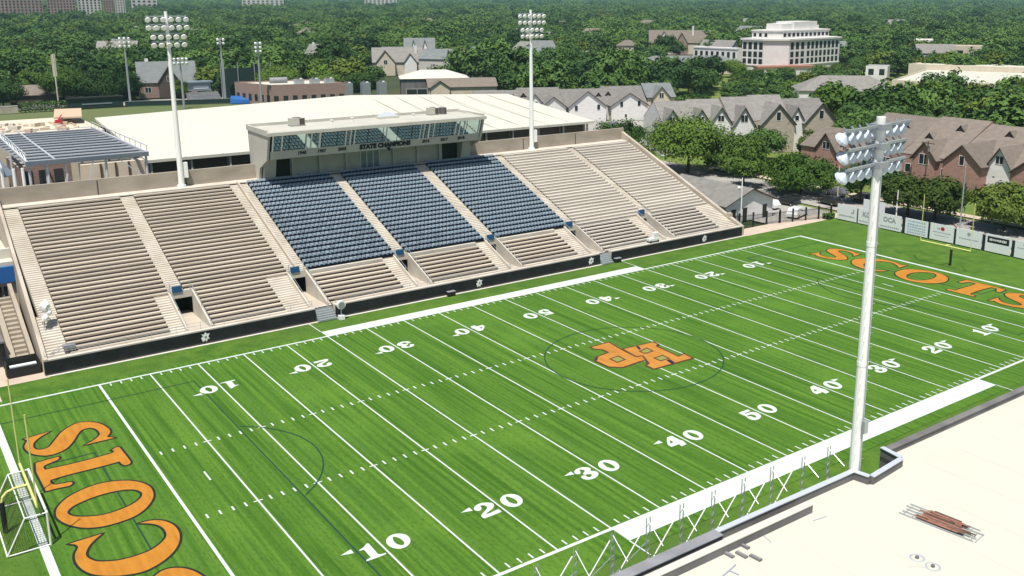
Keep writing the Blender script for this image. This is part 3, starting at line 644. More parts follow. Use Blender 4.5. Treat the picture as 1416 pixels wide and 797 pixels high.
# glass front: panes between mullions, leaning out toward the field
gz0, gz1 = 15.95, 18.15; gy0, gy1 = 79.33, 78.5
n = 14; w = (XB - XA) / n
for i in range(n):
    g = MB(); a, b = XA + w * i + .05, XA + w * (i + 1) - .05
    g.hexa([(a, gy0, gz0), (b, gy0, gz0), (b, gy0 + .05, gz0), (a, gy0 + .05, gz0), (a, gy1, gz1), (b, gy1, gz1), (b, gy1 + .05, gz1), (a, gy1 + .05, gz1)], 'press glass')
    g.build('glass_pane', pb)
for x, wd in ((28.95, .2), (30.2, .14), (33.6, .16), (34.3, .16), (35.5, .3), (39.3, .16), (40.0, .16), (40.6, .16), (50.9, .12), (51.5, .16), (52.3, .2), (53.1, .12), (56.8, .16), (57.5, .16), (58.3, .14), (60.95, .2), (45.5, .06)):
    g = MB(); g.bar((x, gy0 - .05, gz0), (x, gy1 - .05, gz1), wd, .14, 'white metal'); g.build('mullion', pb)
g = MB()
for x in (29.9, 32.0, 37.4, 43, 48.2, 54.9, 60):
    g.hexa([(x - .5, 80.6, 15.0), (x + .5, 80.6, 15.0), (x + .5, 81.2, 15.0), (x - .5, 81.2, 15.0), (x - .5, 80.6, 16.2), (x + .5, 80.6, 16.2), (x + .5, 81.2, 16.2), (x - .5, 81.2, 16.2)], 'trim dark')
g.build('counter', pb)
m = MB()
m.hexa([(XA - .85, 78.0, 18.15), (XB + .75, 78.0, 18.15), (XB + .75, 86.4, 18.25), (XA - .85, 86.4, 18.25), (XA - .85, 78.0, 18.6), (XB + .75, 78.0, 18.6), (XB + .75, 86.4, 18.6), (XA - .85, 86.4, 18.6)], 'box wall')
m.box(XA - .85, 86.15, 18.602, XB + .75, 86.4, 19.0, 'box wall'); m.box(XA - .85, 78.6, 18.602, XA - .6, 86.14, 18.9, 'box wall'); m.box(XB + .5, 78.6, 18.602, XB + .75, 86.14, 18.9, 'box wall')
m.rect(XA - .5, 78.5, XB + .4, 86.0, 18.612, 'box wall')
roof = m.build('roof', pb)
tl = math.atan2(.25, 1.10)
def band(x): return Matrix.Translation((x, 79.40, 15.42)) @ Matrix.Rotation(math.pi / 2 + tl, 4, 'X')
text('lettering', 'STATE CHAMPIONS', .90, band(45.5), 'text black', pb, .075)
for x, y in ((33.1, '1945'), (35.9, '1957'), (38.9, '2005'), (52.0, '2016'), (55.1, '2017'), (58.0, '2018')): text('lettering', y, .62, band(x), 'text black', pb, .03)
m = MB(); m.tube((46.0, 79.2, 14.75), (46.0, 79.4, 14.9), .22, 'text black'); m.box(45.8, 79.25, 14.9, 46.2, 79.5, 15.05, 'text black'); m.build('camera_dome', pb)
def roof_unit(x, y, w, d, h, label, mm='box wall'):
    t = thing('roof_unit', label, 'air conditioner', (x, y, 18.62))
    a = MB(); a.box(x - w / 2, y - d / 2, 18.72, x + w / 2, y + d / 2, 18.72 + h, mm); a.build('casing', t)
    a = MB(); a.box(x - w / 2 - .05, y - d / 2 - .05, 18.612, x + w / 2 + .05, y + d / 2 + .05, 18.716, 'coping grey'); a.build('curb', t)
    a = MB(); a.box(x + w * .1, y - d / 2 - .03, 18.8, x + w / 2 - .06, y - d / 2 - .004, 18.65 + h, 'trim dark'); a.tube((x, y, 18.72 + h), (x, y, 18.80 + h), w * .3, 'coping grey', n=12); a.build('grille', t)
roof_unit(34.2, 83.6, 2.0, 1.2, 1.0, 'beige rooftop air conditioner on the left end of the press box')
roof_unit(55.9, 84.2, 1.5, 1.2, 1.0, 'beige rooftop air conditioner with dark grille toward the right end of the press box')
roof_unit(57.6, 84.2, .9, 1.1, .9, 'small dark grey unit beside the right air conditioner on the press box', 'wall grey')
t = thing('roof_hatch', 'pale dome hatch on low curb at the middle of the press box roof', 'hatch', (48.4, 84.2, 18.6))
a = MB(); a.box(46.8, 83.6, 18.62, 50, 84.9, 18.95, 'membrane white'); a.build('curb', t)
a = MB()
for k in range(5):
    s = 1 - k * .15; s2 = 1 - (k + 1) * .15
    a.hexa([(48.4 - 1.5 * s, 84.25 - .6 * s, 18.953 + .12 * k), (48.4 + 1.5 * s, 84.25 - .6 * s, 18.953 + .12 * k), (48.4 + 1.5 * s, 84.25 + .6 * s, 18.953 + .12 * k), (48.4 - 1.5 * s, 84.25 + .6 * s, 18.953 + .12 * k),
            (48.4 - 1.5 * s2, 84.25 - .6 * s2, 18.95 + .12 * (k + 1)), (48.4 + 1.5 * s2, 84.25 - .6 * s2, 18.95 + .12 * (k + 1)), (48.4 + 1.5 * s2, 84.25 + .6 * s2, 18.95 + .12 * (k + 1)), (48.4 - 1.5 * s2, 84.25 + .6 * s2, 18.95 + .12 * (k + 1))], 'coping bright')
a.build('dome', t)
for x, s, lab in ((39.5, .3, 'small vent pipe left of the roof hatch on the press box'), (42.6, .4, 'short white vent pipe nearest the left of the roof hatch on the press box'), (52.5, .3, 'small vent pipe right of the roof hatch on the press box')):
    a = MB(); a.tube((x, 83.9, 18.61), (x, 83.9, 18.65 + s), .18, 'white metal'); a.tube((x, 83.9, 18.66 + s), (x, 83.9, 18.74 + s), .26, 'white metal'); tag(a.build('vent_pipe'), lab, 'vent pipe')

# ------------------------------------------------------------------ stadium light poles
def lamp_proto(mm, r=.33):
    a = MB()
    ring = [(0, .05, .10), (.10, .12, .20), (.26, .2, r), (.40, .2, r + .02)]   # along the beam axis y
    n = 12; pts = []
    for y, _, rr in ring: pts.append([(rr * math.cos(2 * math.pi * k / n), y, rr * math.sin(2 * math.pi * k / n)) for k in range(n)])
    for i in range(len(ring) - 1):
        for k in range(n):
            j = (k + 1) % n; a.face([pts[i][k], pts[i + 1][k], pts[i + 1][j], pts[i][j]], mm)
    a.face(pts[0], mm); a.face([(p[0], .385, p[2]) for p in pts[-1]][::-1], 'lamp reflector')
    a.box(-.09, -.22, -.10, .09, .02, .12, 'lamp housing'); a.box(-.03, -.12, .1, .03, -.05, .42, 'lamp housing')
    return a
lampA = lamp_proto('lamp reflector', .34); lampB = lamp_proto('lamp shade white', .36)
lcache = {}
def light_pole(name, label, x, y, z0, z1, r0, r1, rows, az, pitch, lamp, box=True):
    t = thing(name, label, 'light pole', (x, y, z0))
    a = MB(); a.tube((x, y, z0), (x, y, z1), r0, 'pole white', r1, 14); a.tube((x, y, z0), (x, y, z0 + .25), r0 + .18, 'pole white'); a.build('pole', t, smooth=False)
    d = Vector((math.sin(R(az)), math.cos(R(az)), 0)); f = Vector((-d.y, d.x, 0)) if az < 90 else Vector((d.y, -d.x, 0))
    for zr, n, hw in rows:
        a = MB(); a.bar(Vector((x, y, zr)) - d * hw, Vector((x, y, zr)) + d * hw, .13, .13, 'galvanised'); ca = a.build('crossarm', t)
        for i in range(n):
            p = Vector((x, y, zr - .22)) + d * (-hw + .15 + (2 * hw - .3) * i / (n - 1)) + f * .16
            key = id(lamp)
            if key not in lcache:
                o = lamp.build('lamp', None); lcache[key] = o
            else: o = lcache[key].copy(); C.objects.link(o)
            o.parent = t; o.location = p - Vector(t['_o'])
            o.rotation_euler = (R(-pitch), 0, math.atan2(-f.x, f.y))
    if box:
        a = MB(); a.box(x + r0 + .02, y - .35, z0 + 1.2, x + r0 + .5, y + .1, z0 + 3.2, 'pole white'); a.build('control_box', t)
    return t
rowsF = [(33.6, 6, 2.45), (32.6, 6, 2.45), (31.45, 5, 2.0), (30.45, 5, 2.0)]
light_pole('light_pole', 'tall white stadium light pole on the left side of the press box', 18.2, 83.75, 11.75, 34.2, .38, .20, rowsF, 90, 38, lampA)
light_pole('light_pole', 'tall white stadium light pole on the right side of the press box', 73.9, 83.75, 11.75, 34.2, .38, .20, rowsF, 90, 38, lampA)
tn = t = light_pole('light_pole', 'big near white light pole seen from behind, rising past the grey roof parapet', 25.5, -17.55, 0, 30.0, .36, .23,
               [(29.55, 9, 3.1), (28.6, 9, 2.9), (27.65, 8, 2.9)], 82, 42, lampB, False)
for zr in (29.5, 28.55, 27.6): a = MB(); a.box(25.12, -17.95, zr - .16, 25.88, -17.15, zr + .16, 'galvanised'); a.build('bracket', t)

for z_ in (9.5, 17.0, 23.5):
    f_ = z_ / 30.35; r_ = .36 + (.23 - .36) * f_; a = MB(); a.tube((25.5, -17.55, z_ - .12), (25.5, -17.55, z_ + .12), r_ + .014, 'pole white', r_ + .014, 16); a.build('joint_collar', tn)
a = MB()
for k in range(44):
    z_ = 11.5 + k * .4; r_ = .36 - .13 * z_ / 30.35; s_ = -1 if k % 2 else 1; a.tube((25.5 + s_ * r_ * .8, -17.55 - r_ * .5, z_), (25.5 + s_ * (r_ * .8 + .16), -17.55 - r_ * .5 - .08, z_), .012, 'galvanised', n=4)
a.build('climbing_pegs', tn)
a = MB(); a.tube((25.42, -17.95, 10.6), (25.45, -17.83, 27.0), .035, 'galvanised', n=6); a.box(25.3, -18.12, 13.2, 25.62, -17.92, 13.9, 'galvanised'); a.build('conduit', tn)
def thingL(name, label, cat, loc=(0, 0, 0), rotz=0., group=None):
    """an Empty whose parts are built in its own space"""
    o = thing(name, label, cat, (0, 0, 0), group); o.location = loc; o.rotation_euler = (0, 0, rotz); return o

# ------------------------------------------------------------------ goals
def goal_post(label, x, yc, half, s):
    t = thing('goal_post', label, 'goal post', (x + s * 1.7, yc, 0))
    a = MB(); pts = [(x + s * 1.7, yc, 2.2), (x + s * 1.6, yc, 2.6), (x + s * 1.3, yc, 2.9), (x + s * .8, yc, 3.03), (x, yc, 3.05)]
    for p, q in zip(pts, pts[1:]): a.tube(p, q, .085, 'yellow metal')
    a.build('gooseneck', t)
    a = MB(); a.tube((x + s * 1.7, yc, 0), (x + s * 1.7, yc, 2.25), .17, 'iron', n=12); a.build('padded_base', t)
    a = MB(); a.tube((x, yc - half, 3.05), (x, yc + half, 3.05), .085, 'yellow metal'); a.build('crossbar', t)
    for e in (-1, 1):
        a = MB(); a.tube((x, yc + e * half, 3.0), (x, yc + e * half, 9.6), .05, 'yellow metal'); a.build('upright', t)
goal_post('yellow football goal post behind the near left end zone', -9.1, FW / 2, 3.8, -1)
goal_post('yellow football goal post in front of the white sign boards', 102.3, 25.2, 3.8, 1)

t = thing('soccer_goal', 'white soccer goal with dark net under the left goal post', 'soccer goal', (-8.6, 24.5, 0))
yA, yB, xF, xT, xBk = 20.75, 28.3, -8.6, -9.9, -11.15
for y in (yA, yB):
    a = MB(); a.tube((xF, y, 0), (xF, y, 2.44), .075, 'white metal'); a.build('post', t)
    a = MB(); a.tube((xF, y, 2.4), (xT, y, 2.4), .05, 'white metal'); a.tube((xT, y, 2.4), (xBk, y, .05), .05, 'white metal'); a.tube((xF, y, .05), (xBk, y, .05), .05, 'white metal'); a.build('side_frame', t)
a = MB(); a.tube((xF, yA, 2.42), (xF, yB, 2.42), .08, 'white metal'); a.build('crossbar', t)
a = MB(); a.tube((xT, yA, 2.4), (xT, yB, 2.4), .04, 'white metal'); a.tube((xBk, yA, .05), (xBk, yB, .05), .05, 'white metal'); a.build('back_bar', t)
a = MB(); st = .16
def netline(p, q): a.bar(p, q, .013, .013, 'net')
k = int((yB - yA) / st)
for i in range(k + 1):
    y = yA + (yB - yA) * i / k; sg = .12 * math.sin(i * .7); netline((xF, y, 2.4), (xT, y, 2.38)); netline((xT, y, 2.38), (xBk + .15 + sg, y, .06))
for i in range(1, 15):
    f = i / 15; netline((xT + (xBk + .15 - xT) * f, yA, 2.38 - 2.3 * f), (xT + (xBk + .15 - xT) * f, yB, 2.38 - 2.3 * f))
for i in range(1, 8): netline((xF - 1.3 * i / 8, yA, 2.4), (xF - 1.3 * i / 8, yB, 2.4))
for y in (yA, yB):
    for i in range(1, 15):
        zz = 2.4 * i / 15; netline((xF, y, zz), (xBk + (xT - xBk) * zz / 2.4, y, zz))
    for i in range(1, 14): x = xF - 2.5 * i / 14; netline((x, y, .05), (x, y, 2.38 if x > xT else 2.38 * (x - xBk) / (xT - xBk)))
a.build('net', t)

# ------------------------------------------------------------------ sign boards behind the right end zone
def board(y1, y0, label, art, z=2.6, x=115.0):
    t = thing('sign_board', label, 'sign board', (x, (y0 + y1) / 2, 0))
    a = MB(); a.box(x, y0, .12, x + .08, y1, z, 'sign white'); a.build('panel', t)
    a = MB()
    for y in (y0 + .1, (y0 + y1) / 2, y1 - .1): a = MB(); a.tube((x + .16, y, -.05), (x + .16, y, z - .1), .05, 'galvanised', n=6); a.build('support_post', t)
    w = y1 - y0
    def P(u, v): return (y1 - u * w, .12 + v * (z - .12))       # u from the viewer's left, v up
    for n, mm, poly in art:
        a = MB(); pts = [P(*p) for p in poly]
        a.face([(x - .012, p[0], p[1]) for p in pts], mm)
        for i in range(len(pts)):
            p, q = pts[i], pts[(i + 1) % len(pts)]; a.face([(x - .012, p[0], p[1]), (x, p[0], p[1]), (x, q[0], q[1]), (x - .012, q[0], q[1])], mm)
        a.build(n, t)
    return t
def rct(u0, v0, u1, v1): return [(u0, v0), (u1, v0), (u1, v1), (u0, v1)]
def scrib(u0, u1, v, h, mm, n, seed):
    """a broken row of small marks, as unreadable as the far lettering in the photograph"""
    r = random.Random(seed); out = []; u = u0
    while u < u1 - .01:
        w = min((u1 - u0) / n * r.uniform(.5, 1.1), u1 - u); k = r.uniform(.6, 1)
        out.append(('mark', mm, [(u, v - h * k / 2), (u + w * .75, v - h * k / 2 + h * .1), (u + w * .8, v + h * k / 2), (u + w * .1, v + h * k / 2)])); u += w
    return out
def bt(t, body, y, z, size, mm='sign grey', x=115.0):
    M = Matrix.Translation((x - .02, y, z)) @ Matrix.Rotation(-math.pi / 2, 4, 'Z') @ Matrix.Rotation(math.pi / 2, 4, 'X')
    text('lettering', body, size, M, mm, t, .03)
board(53.2, 49.3, 'white sign board with small grey symbol, at the far left end of the row', [('symbol', 'sign grey', [(.72, .52), (.86, .5), (.88, .78), (.8, .8), (.8, .6), (.72, .6)])] + scrib(.12, .9, .28, .14, 'sign grey', 9, 1), 2.7)
t = board(49.0, 45.0, 'white sign board with large dark letters beside a light pole', scrib(.06, .95, .17, .1, 'sign grey', 9, 2), 2.7); bt(t, 'KOC', 46.9, 1.75, 1.15)
t = board(44.9, 40.85, 'white sign board with large grey letters right of the near pole', scrib(.06, .95, .17, .12, 'sign grey', 9, 3), 2.6); bt(t, 'OCA', 43.0, 1.7, 1.05)
board(40.1, 36.1, 'pale blue sign board covered with rows of blurred lettering', [l for v, s in ((.85, 4), (.65, 5), (.48, 6), (.31, 7), (.14, 8)) for l in scrib(.1, .92, v, .12, 'sign bluegrey', 7, s)], 2.6)
circ = [(.5 + .085 * math.cos(2 * math.pi * k / 14), .74 + .12 * math.sin(2 * math.pi * k / 14)) for k in range(14)]
board(35.7, 31.7, 'white sign board with a round red emblem', [('emblem', 'sign red', [(p[0] + .03, p[1]) for p in circ])] + scrib(.3, .44, .72, .14, 'sign grey', 2, 9) + scrib(.12, .9, .5, .08, 'sign grey', 12, 10) + scrib(.2, .8, .3, .06, 'sign grey', 10, 11), 2.65)
board(31.3, 27.2, 'white sign board with a small grey shield and one thin line of script', [('shield', 'sign grey', [(.43, .72), (.5, .6), (.57, .72), (.56, .84), (.44, .84)])] + scrib(.12, .9, .44, .08, 'sign grey', 12, 12), 2.65)
tb = board(26.6, 22.7, 'white sign board with a black banner across its top', [('banner', 'sign black', [(.08, .52), (.93, .52), (.93, .88), (.08, .88)])], 2.7)
a = MB()
for n_, mm_, q in scrib(.16, .84, .70, .16, 'sign white', 9, 13): a.face([(114.98, 26.6 - p[0] * 3.9, .12 + p[1] * 2.58) for p in q], mm_)
a.build('script', tb)
board(22.1, 18.0, 'white sign board with grey lettering at the right edge of the picture', scrib(.3, .9, .8, .12, 'sign grey', 5, 14) + scrib(.1, .9, .58, .1, 'sign grey', 10, 15), 2.6)
board(17.6, 13.6, 'white sign board beyond the right edge of the picture', scrib(.1, .9, .5, .1, 'sign grey', 10, 16), 2.6)
t = thing('upper_sign', 'second pale sign board standing above the boards beside the near pole', 'sign board', (116.2, 47, 0))
a = MB(); a.box(116.2, 44.9, 1.9, 116.28, 49.0, 4.0, 'sign white'); a.build('panel', t)
a = MB()
for y in (45.1, 48.8): a.tube((116.35, y, 0), (116.35, y, 3.9), .05, 'galvanised', n=6)
a.build('support_post', t)
for i, y in enumerate((49.15, 40.5, 35.9, 31.5, 26.9, 22.4)):
    a = MB(); a.box(115.25, y - .3, 0, 115.3, y + .3, 2.4, 'screen dark'); tag(a.build('windscreen'), 'narrow dark screen strip between ' + ['the two leftmost sign boards', 'the large-lettered and the pale blue sign boards', 'the pale blue and the red-emblem sign boards', 'the red-emblem and the shield sign boards', 'the shield and the black-banner sign boards', 'the black-banner sign board and the one at the picture edge'][i], 'screen', 'dark screens between the sign boards')
t = thing('chain_fence', 'low grey rail fence running behind the white sign boards', 'fence', (115.6, 35, 0))
a = MB()
for z_ in (.1, 1.2, 2.3): a.tube((115.6, 10, z_), (115.6, 53.6, z_), .03, 'galvanised', n=5)
a.build('rail', t)
a = MB()
for i in range(16): a.tube((115.6, 10 + i * 2.9, -.1), (115.6, 10 + i * 2.9, 2.35), .04, 'galvanised', n=5)
a.build('posts', t)

# iron fence and hut at the end of the grandstand
t = thing('iron_fence', 'black iron picket fence between the grandstand and the sign boards', 'fence', (105, 58, 0))
a = MB(); p0, p1 = Vector((95.0, 59.5, 0)), Vector((115.2, 54.6, 0)); n = 90
for i in range(n + 1): p = p0.lerp(p1, i / n); a.bar(p, p + Vector((0, 0, 1.9)), .045, .045, 'iron')
for z_ in (.25, 1.7): a.bar(p0 + Vector((0, 0, z_)), p1 + Vector((0, 0, z_)), .05, .05, 'iron')
a.build('picket_panel', t)
for i in range(9):
    p = p0.lerp(p1, i / 8); a = MB(); a.box(p.x - .11, p.y - .11, 0, p.x + .11, p.y + .11, 2.2, 'iron'); a.build('post', t)

def windowL(par, x0, z0, x1, z1, y, frame='siding white', pane='window dark', n=1):
    a = MB(); f = .09
    a.box(x0 - f, y - .06, z0 - f, x1 + f, y - .003, z0, frame); a.box(x0 - f, y - .06, z1, x1 + f, y - .003, z1 + f, frame)
    a.box(x0 - f, y - .06, z0, x0, y - .003, z1, frame); a.box(x1, y - .06, z0, x1 + f, y - .003, z1, frame)
    for i in range(1, n): x = x0 + (x1 - x0) * i / n; a.box(x - .05, y - .06, z0, x + .05, y - .003, z1, frame)
    a.box(x0, y - .03, z0, x1, y - .004, z1, pane)
    return a.build('window', par)
def gable_roof(mb, x0, x1, y0, y1, he, hr, ov, th, mm, hip=0.):
    """ridge along x; ov overhang; hip = how far the ridge ends are pulled in"""
    yc = (y0 + y1) / 2; sl = (hr - he) / (yc - y0); xa, xb = x0 - ov, x1 + ov; ya, yb = y0 - ov, y1 + ov; ze = he - sl * ov
    k = hip
    A = [(xa, ya, ze), (xb, ya, ze), (xb, yb, ze), (xa, yb, ze)]; r0, r1 = (xa + k, yc, hr), (xb - k, yc, hr)
    up = lambda p: (p[0], p[1], p[2] + th)
    for q in ([A[0], A[1], r1, r0], [A[2], A[3], r0, r1]): mb.face([up(p) for p in q], mm)
    if k:
        for q in ([A[1], A[2], r1], [A[3], A[0], r0]): mb.face([up(p) for p in q], mm)
    else:
        for q in ([A[1], A[2], r1], [A[3], A[0], r0]):
            mb.face([q[0], up(q[0]), up(q[2]), q[2]], 'trim dark'); mb.face([q[1], q[2], up(q[2]), up(q[1])], 'trim dark')
        for q in ([A[0], r0, r1, A[1]], [A[2], r1, r0, A[3]]): mb.face(q, 'trim dark')
    for i in range(4):
        if not k and i in (1, 3): continue
        p, q = A[i], A[(i + 1) % 4]; mb.face([p, q, up(q), up(p)], 'trim dark')
    if k: mb.face(A[::-1], 'trim dark')
def house(label, cat, loc, rot, w, d, he, hr, wallm, roofm, name='house', group=None, gables=(), wins=(), dormers=(), hip=0., chimney=None, ov=.45, backfill=True):
    """x along the front, y into the house; front wall at y = 0"""
    t = thingL(name, label, cat, loc, rot, group)
    a = MB(); a.box(0, 0, 0, w, d, he, wallm)
    if not hip:
        for x, s in ((0, -1), (w, 1)):
            q = [(x, 0, he), (x, d, he), (x, d / 2, hr)]; a.face(q if s > 0 else q[::-1], wallm)
    a.build('wall', t)
    a = MB(); gable_roof(a, 0, w, 0, d, he, hr, ov, .16, roofm, hip); rf = a.build('roof', t)
    if chimney:
        cx, cy, ch = chimney; a = MB(); a.box(cx - .6, cy - .4, he, cx + .6, cy + .4, ch, 'siding white'); c = a.build('chimney', t); c.parent = rf
    for xc, gw, ga, gp, gm, win in gables:
        e = he if (len(win) < 5 or isinstance(win[0], tuple)) else win[4]
        depth = min(d / 2, d / 2 * max(.1, (ga - he) / (hr - he)) + .2)
        a = MB(); a.box(xc - gw / 2, -gp, 0, xc + gw / 2, .1, e, gm)
        a.face([(xc - gw / 2, -gp, e), (xc + gw / 2, -gp, e), (xc, -gp, ga)], gm)
        # roof of the cross gable runs back into the main slope
        th = .26; o = .45; sl = (ga - e) / (gw / 2)
        for s in (-1, 1):
            p = [(xc + s * (gw / 2 + o), -gp - o, e - sl * o), (xc, -gp - o, ga), (xc, depth, ga), (xc + s * (gw / 2 + o), depth, e - sl * o)]
            u = [(q[0], q[1], q[2] + th) for q in p]
            if s > 0: p, u = p[::-1], u[::-1]
            a.face(u, roofm)
            a.face(p[::-1], 'trim dark')
            for i in range(4): j = (i + 1) % 4; a.face([p[i], p[j], u[j], u[i]], 'trim dark')
        g = a.build('gable', t)
        if win and isinstance(win[0], tuple):
            for xo_, wx, wz0, wz1, nn in win: windowL(g, xc + xo_ - wx / 2, wz0, xc + xo_ + wx / 2, wz1, -gp, n=nn)
        elif win:
            wx, wz0, wz1, nn = win[:4]
            ww = windowL(g, xc - wx / 2, wz0, xc + wx / 2, wz1, -gp, n=nn)
    for x0, z0, x1, z1, nn in wins: windowL(t, x0, z0, x1, z1, 0, n=nn)
    for x, y in dormers:
        a = MB(); zb = he + (hr - he) * (y / (d / 2)); s = .8
        a.face([(x - s, y - .9, zb - .1), (x + s, y - .9, zb - .1), (x, y - .9, zb + .85)], 'trim dark')
        for sg in (-1, 1):
            q = [(x + sg * (s + .25), y - 1.15, zb - .3), (x, y - 1.15, zb + 1.0), (x, y + 1.3, zb + 1.0), (x + sg * (s + .25), y + .3, zb - .2)]
            a.face(q if sg < 0 else q[::-1], roofm)
        c = a.build('dormer', t); c.parent = rf
    return t

t = thingL('field_house', 'small hut with a grey roof and white gable wall beside the iron fence', 'hut', (97.2, 61.8, -.1), 0)
a = MB(); a.box(0, 0, 0, 11.4, 16.5, 3.1, 'siding white'); a.face([(0, 0, 3.1), (11.4, 0, 3.1), (6.0, 0, 5.2)], 'siding white'); a.build('wall', t)
a = MB()
for p in ([(-.6, -.6, 2.85), (6.0, -.6, 5.25), (6.0, 17, 5.25), (-.6, 17, 2.85)], [(12, -.6, 2.8), (12, 17, 2.8), (6.0, 17, 5.25), (6.0, -.6, 5.25)]):
    p = p if p[0][0] > 5 else p[::-1]
    u = [(q[0], q[1], q[2] + .2) for q in p]; a.face(u, 'shingle grey'); a.face(p[::-1], 'trim dark')
    for i in range(4): j = (i + 1) % 4; a.face([p[i], p[j], u[j], u[i]], 'trim dark')
a.build('roof', t)
for x in (1.9, 4.6, 9.4):
    a = MB(); a.box(x - .5, -.05, 0, x + .5, -.003, 2.15, 'door dark'); a.box(x - .6, -.04, 2.15, x + .6, -.002, 2.25, 'trim dark'); a.build('door', t)

# ------------------------------------------------------------------ cars
def car(label, loc, rot, body, L=4.6, W=1.85, H=1.6, name='parked_car', suv=True):
    t = thingL(name, label, 'car', loc, rot, 'cars parked by the hut and along the street')
    prof = [(-L/2, .35), (-L/2, .85), (-L/2 + .25, .98), (-L/2 + .55, H - .05), (-L/2 + .9, H), (L * .08, H), (L * .24, 1.0), (L/2 - .2, .86), (L/2, .7), (L/2, .35)]
    a = MB(); n = len(prof); w = W / 2
    def sec(y, k): return [(p[0], y * (.86 if p[1] > 1.05 else 1), p[1]) for p in prof]
    A, B = sec(-w, 1), sec(w, 1)
    a.face(A, body); a.face(B[::-1], body)
    for i in range(n): j = (i + 1) % n; a.face([A[j], A[i], B[i], B[j]], body)
    a.build('body', t)
    a = MB()
    for y in (-1, 1):
        q = [(-L/2 + .6, y * (w * .93 + .012), 1.06), (L * .19, y * (w * .93 + .012), 1.06), (L * .07, y * (w * .86 + .012), H - .12), (-L/2 + .75, y * (w * .86 + .012), H - .12)]
        a.face(q if y < 0 else q[::-1], 'window dark')
    a.face([(L * .245, -w * .8, 1.04), (L * .245, w * .8, 1.04), (L * .105, w * .76, H - .06), (L * .105, -w * .76, H - .06)], 'window dark')
    a.build('windows', t)
    for x in (-L * .31, L * .31):
        for y in (-1, 1):
            a = MB(); a.tube((x, y * (w - .2), .33), (x, y * (w + .03), .33), .33, 'tyre', n=12); a.tube((x, y * (w + .02), .33), (x, y * (w + .04), .33), .18, 'galvanised', n=8); a.build('wheel', t)
    return t
car('white car parked behind the iron fence beside the hut', (111.3, 58.6, -.04), R(18), 'car white', 5.0, 1.95, 1.75)
car('white car parked in the shade just behind the hut gable', (112.6, 66.5, -.04), R(95), 'car white', 4.6)
car('dark car parked in the shade under the large street tree', (117.5, 66.2, -.04), R(95), 'car black', 4.7)
car('black car parked right of the shaded street tree', (124.0, 62.0, -.04), R(85), 'car black', 4.7)
car('grey car parked by the curb near the utility pole', (131.5, 66.5, -.04), R(92), 'car grey', 4.5)
car('dark grey car parked on the street behind the sign boards', (131.2, 60.2, -.04), R(90), 'car black', 4.5)
car('dark car parked in the shade at the right end of the street', (121.0, 22.0, -.04), R(90), 'car black', 4.6)
car('grey car parked on the driveway by the white gabled houses', (163.0, 171.0, -.2), R(20), 'car grey', 4.6)
car('white pickup parked at the end of the driveway by the grandstand corner', (133.0, 131.0, -.2), R(60), 'car white', 5.2)

# lamp posts and utility poles
def street_lamp(label, x, y, h):
    t = thing('street_lamp', label, 'street lamp', (x, y, 0))
    a = MB(); a.tube((x, y, -.1), (x, y, h), .12, 'pole white', .08); a.build('pole', t)
    a = MB(); a.tube((x, y, h - 1.6), (x - .9, y - .3, h - 1.5), .05, 'pole white'); a.build('arm', t)
    a = MB(); a.tube((x - .75, y - .25, h - 1.75), (x - 1.15, y - .4, h - 1.35), .28, 'lamp reflector', .2, 10); a.build('lamp', t)
street_lamp('white lamp post with a round white lamp in front of the hut', 99.6, 60.6, 7.6)
def utility_pole(label, x, y, h, mm, arm=True, r=.16):
    t = thing('utility_pole', label, 'utility pole', (x, y, 0))
    a = MB(); a.tube((x, y, -.3), (x, y, h), r, mm, r * .7); a.build('pole', t)
    if arm:
        a = MB(); a.box(x - .08, y - 1.3, h - .5, x + .08, y + 1.3, h - .35, mm); a.build('crossarm', t)
        for k in (-1.1, -.5, .5, 1.1): a = MB(); a.tube((x, y + k, h - .35), (x, y + k, h - .1), .05, 'coping grey', n=6); a.build('insulator', t)
        a = MB(); a.tube((x + .3, y, h - 1.9), (x + .3, y, h - .9), .22, 'galvanised', n=10); a.build('transformer', t)
utility_pole('brown wooden utility pole with crossarm in front of the brick houses', 137.5, 51.8, 11.5, 'wood pole')
utility_pole('slim grey metal pole rising behind the sign boards', 124.4, 36.4, 11.0, 'galvanised', False, .14)
utility_pole('pale short pole by the street left of the near light pole', 129.0, 64.1, 6.2, 'concrete pale', False, .16)
utility_pole('short pale yellow post on the verge near the right street tree', 133.5, 36.2, 3.6, 'concrete pale', False, .16)
utility_pole('short white post under the street tree behind the sign boards', 122.6, 47.0, 5.0, 'pole white', False, .12)

# ------------------------------------------------------------------ near roof in the lower right corner
t = thing('near_building', 'near building whose flat cream roof with grey parapet fills the lower right corner', 'building', (30, -30, 0))
ZR = 10.5
fl = [(-60, -17.45), (25.25, -17.6), (25.45, -18.6), (28.5, -18.3), (28.7, -16.9), (75, -16.9)]
m = MB(); m.prism([(-60, -75), (75, -75)] + [(x, y) for x, y in fl[::-1]], 0, ZR - .02, 'wall grey'); m.build('wall', t)
m = MB(); m.sheet([(-60, -75), (75, -75), (75, -17.0), (28.8, -17.0), (28.5, -18.4), (25.4, -18.7), (25.2, -17.7), (-60, -17.55)], ZR, 'membrane cream'); m.build('roof_membrane', t)
m = MB()
for k in range(26): x = -28 + 3.05 * k; m.rect(x, -74, x + .09, -19.2 if x < 20.8 else -18.9, ZR + .004, 'membrane seam')
rs = random.Random(12)
for k in range(9):
    x, y, r_ = rs.uniform(2, 42), rs.uniform(-32, -20.5), rs.uniform(.25, .8)
    m.sheet([(x + r_ * rs.uniform(.7, 1.2) * math.cos(a_ * .5236), y + .6 * r_ * rs.uniform(.7, 1.2) * math.sin(a_ * .5236)) for a_ in range(12)], ZR + .008 + k * .0005, 'membrane seam')
m.build('membrane_seams', t)
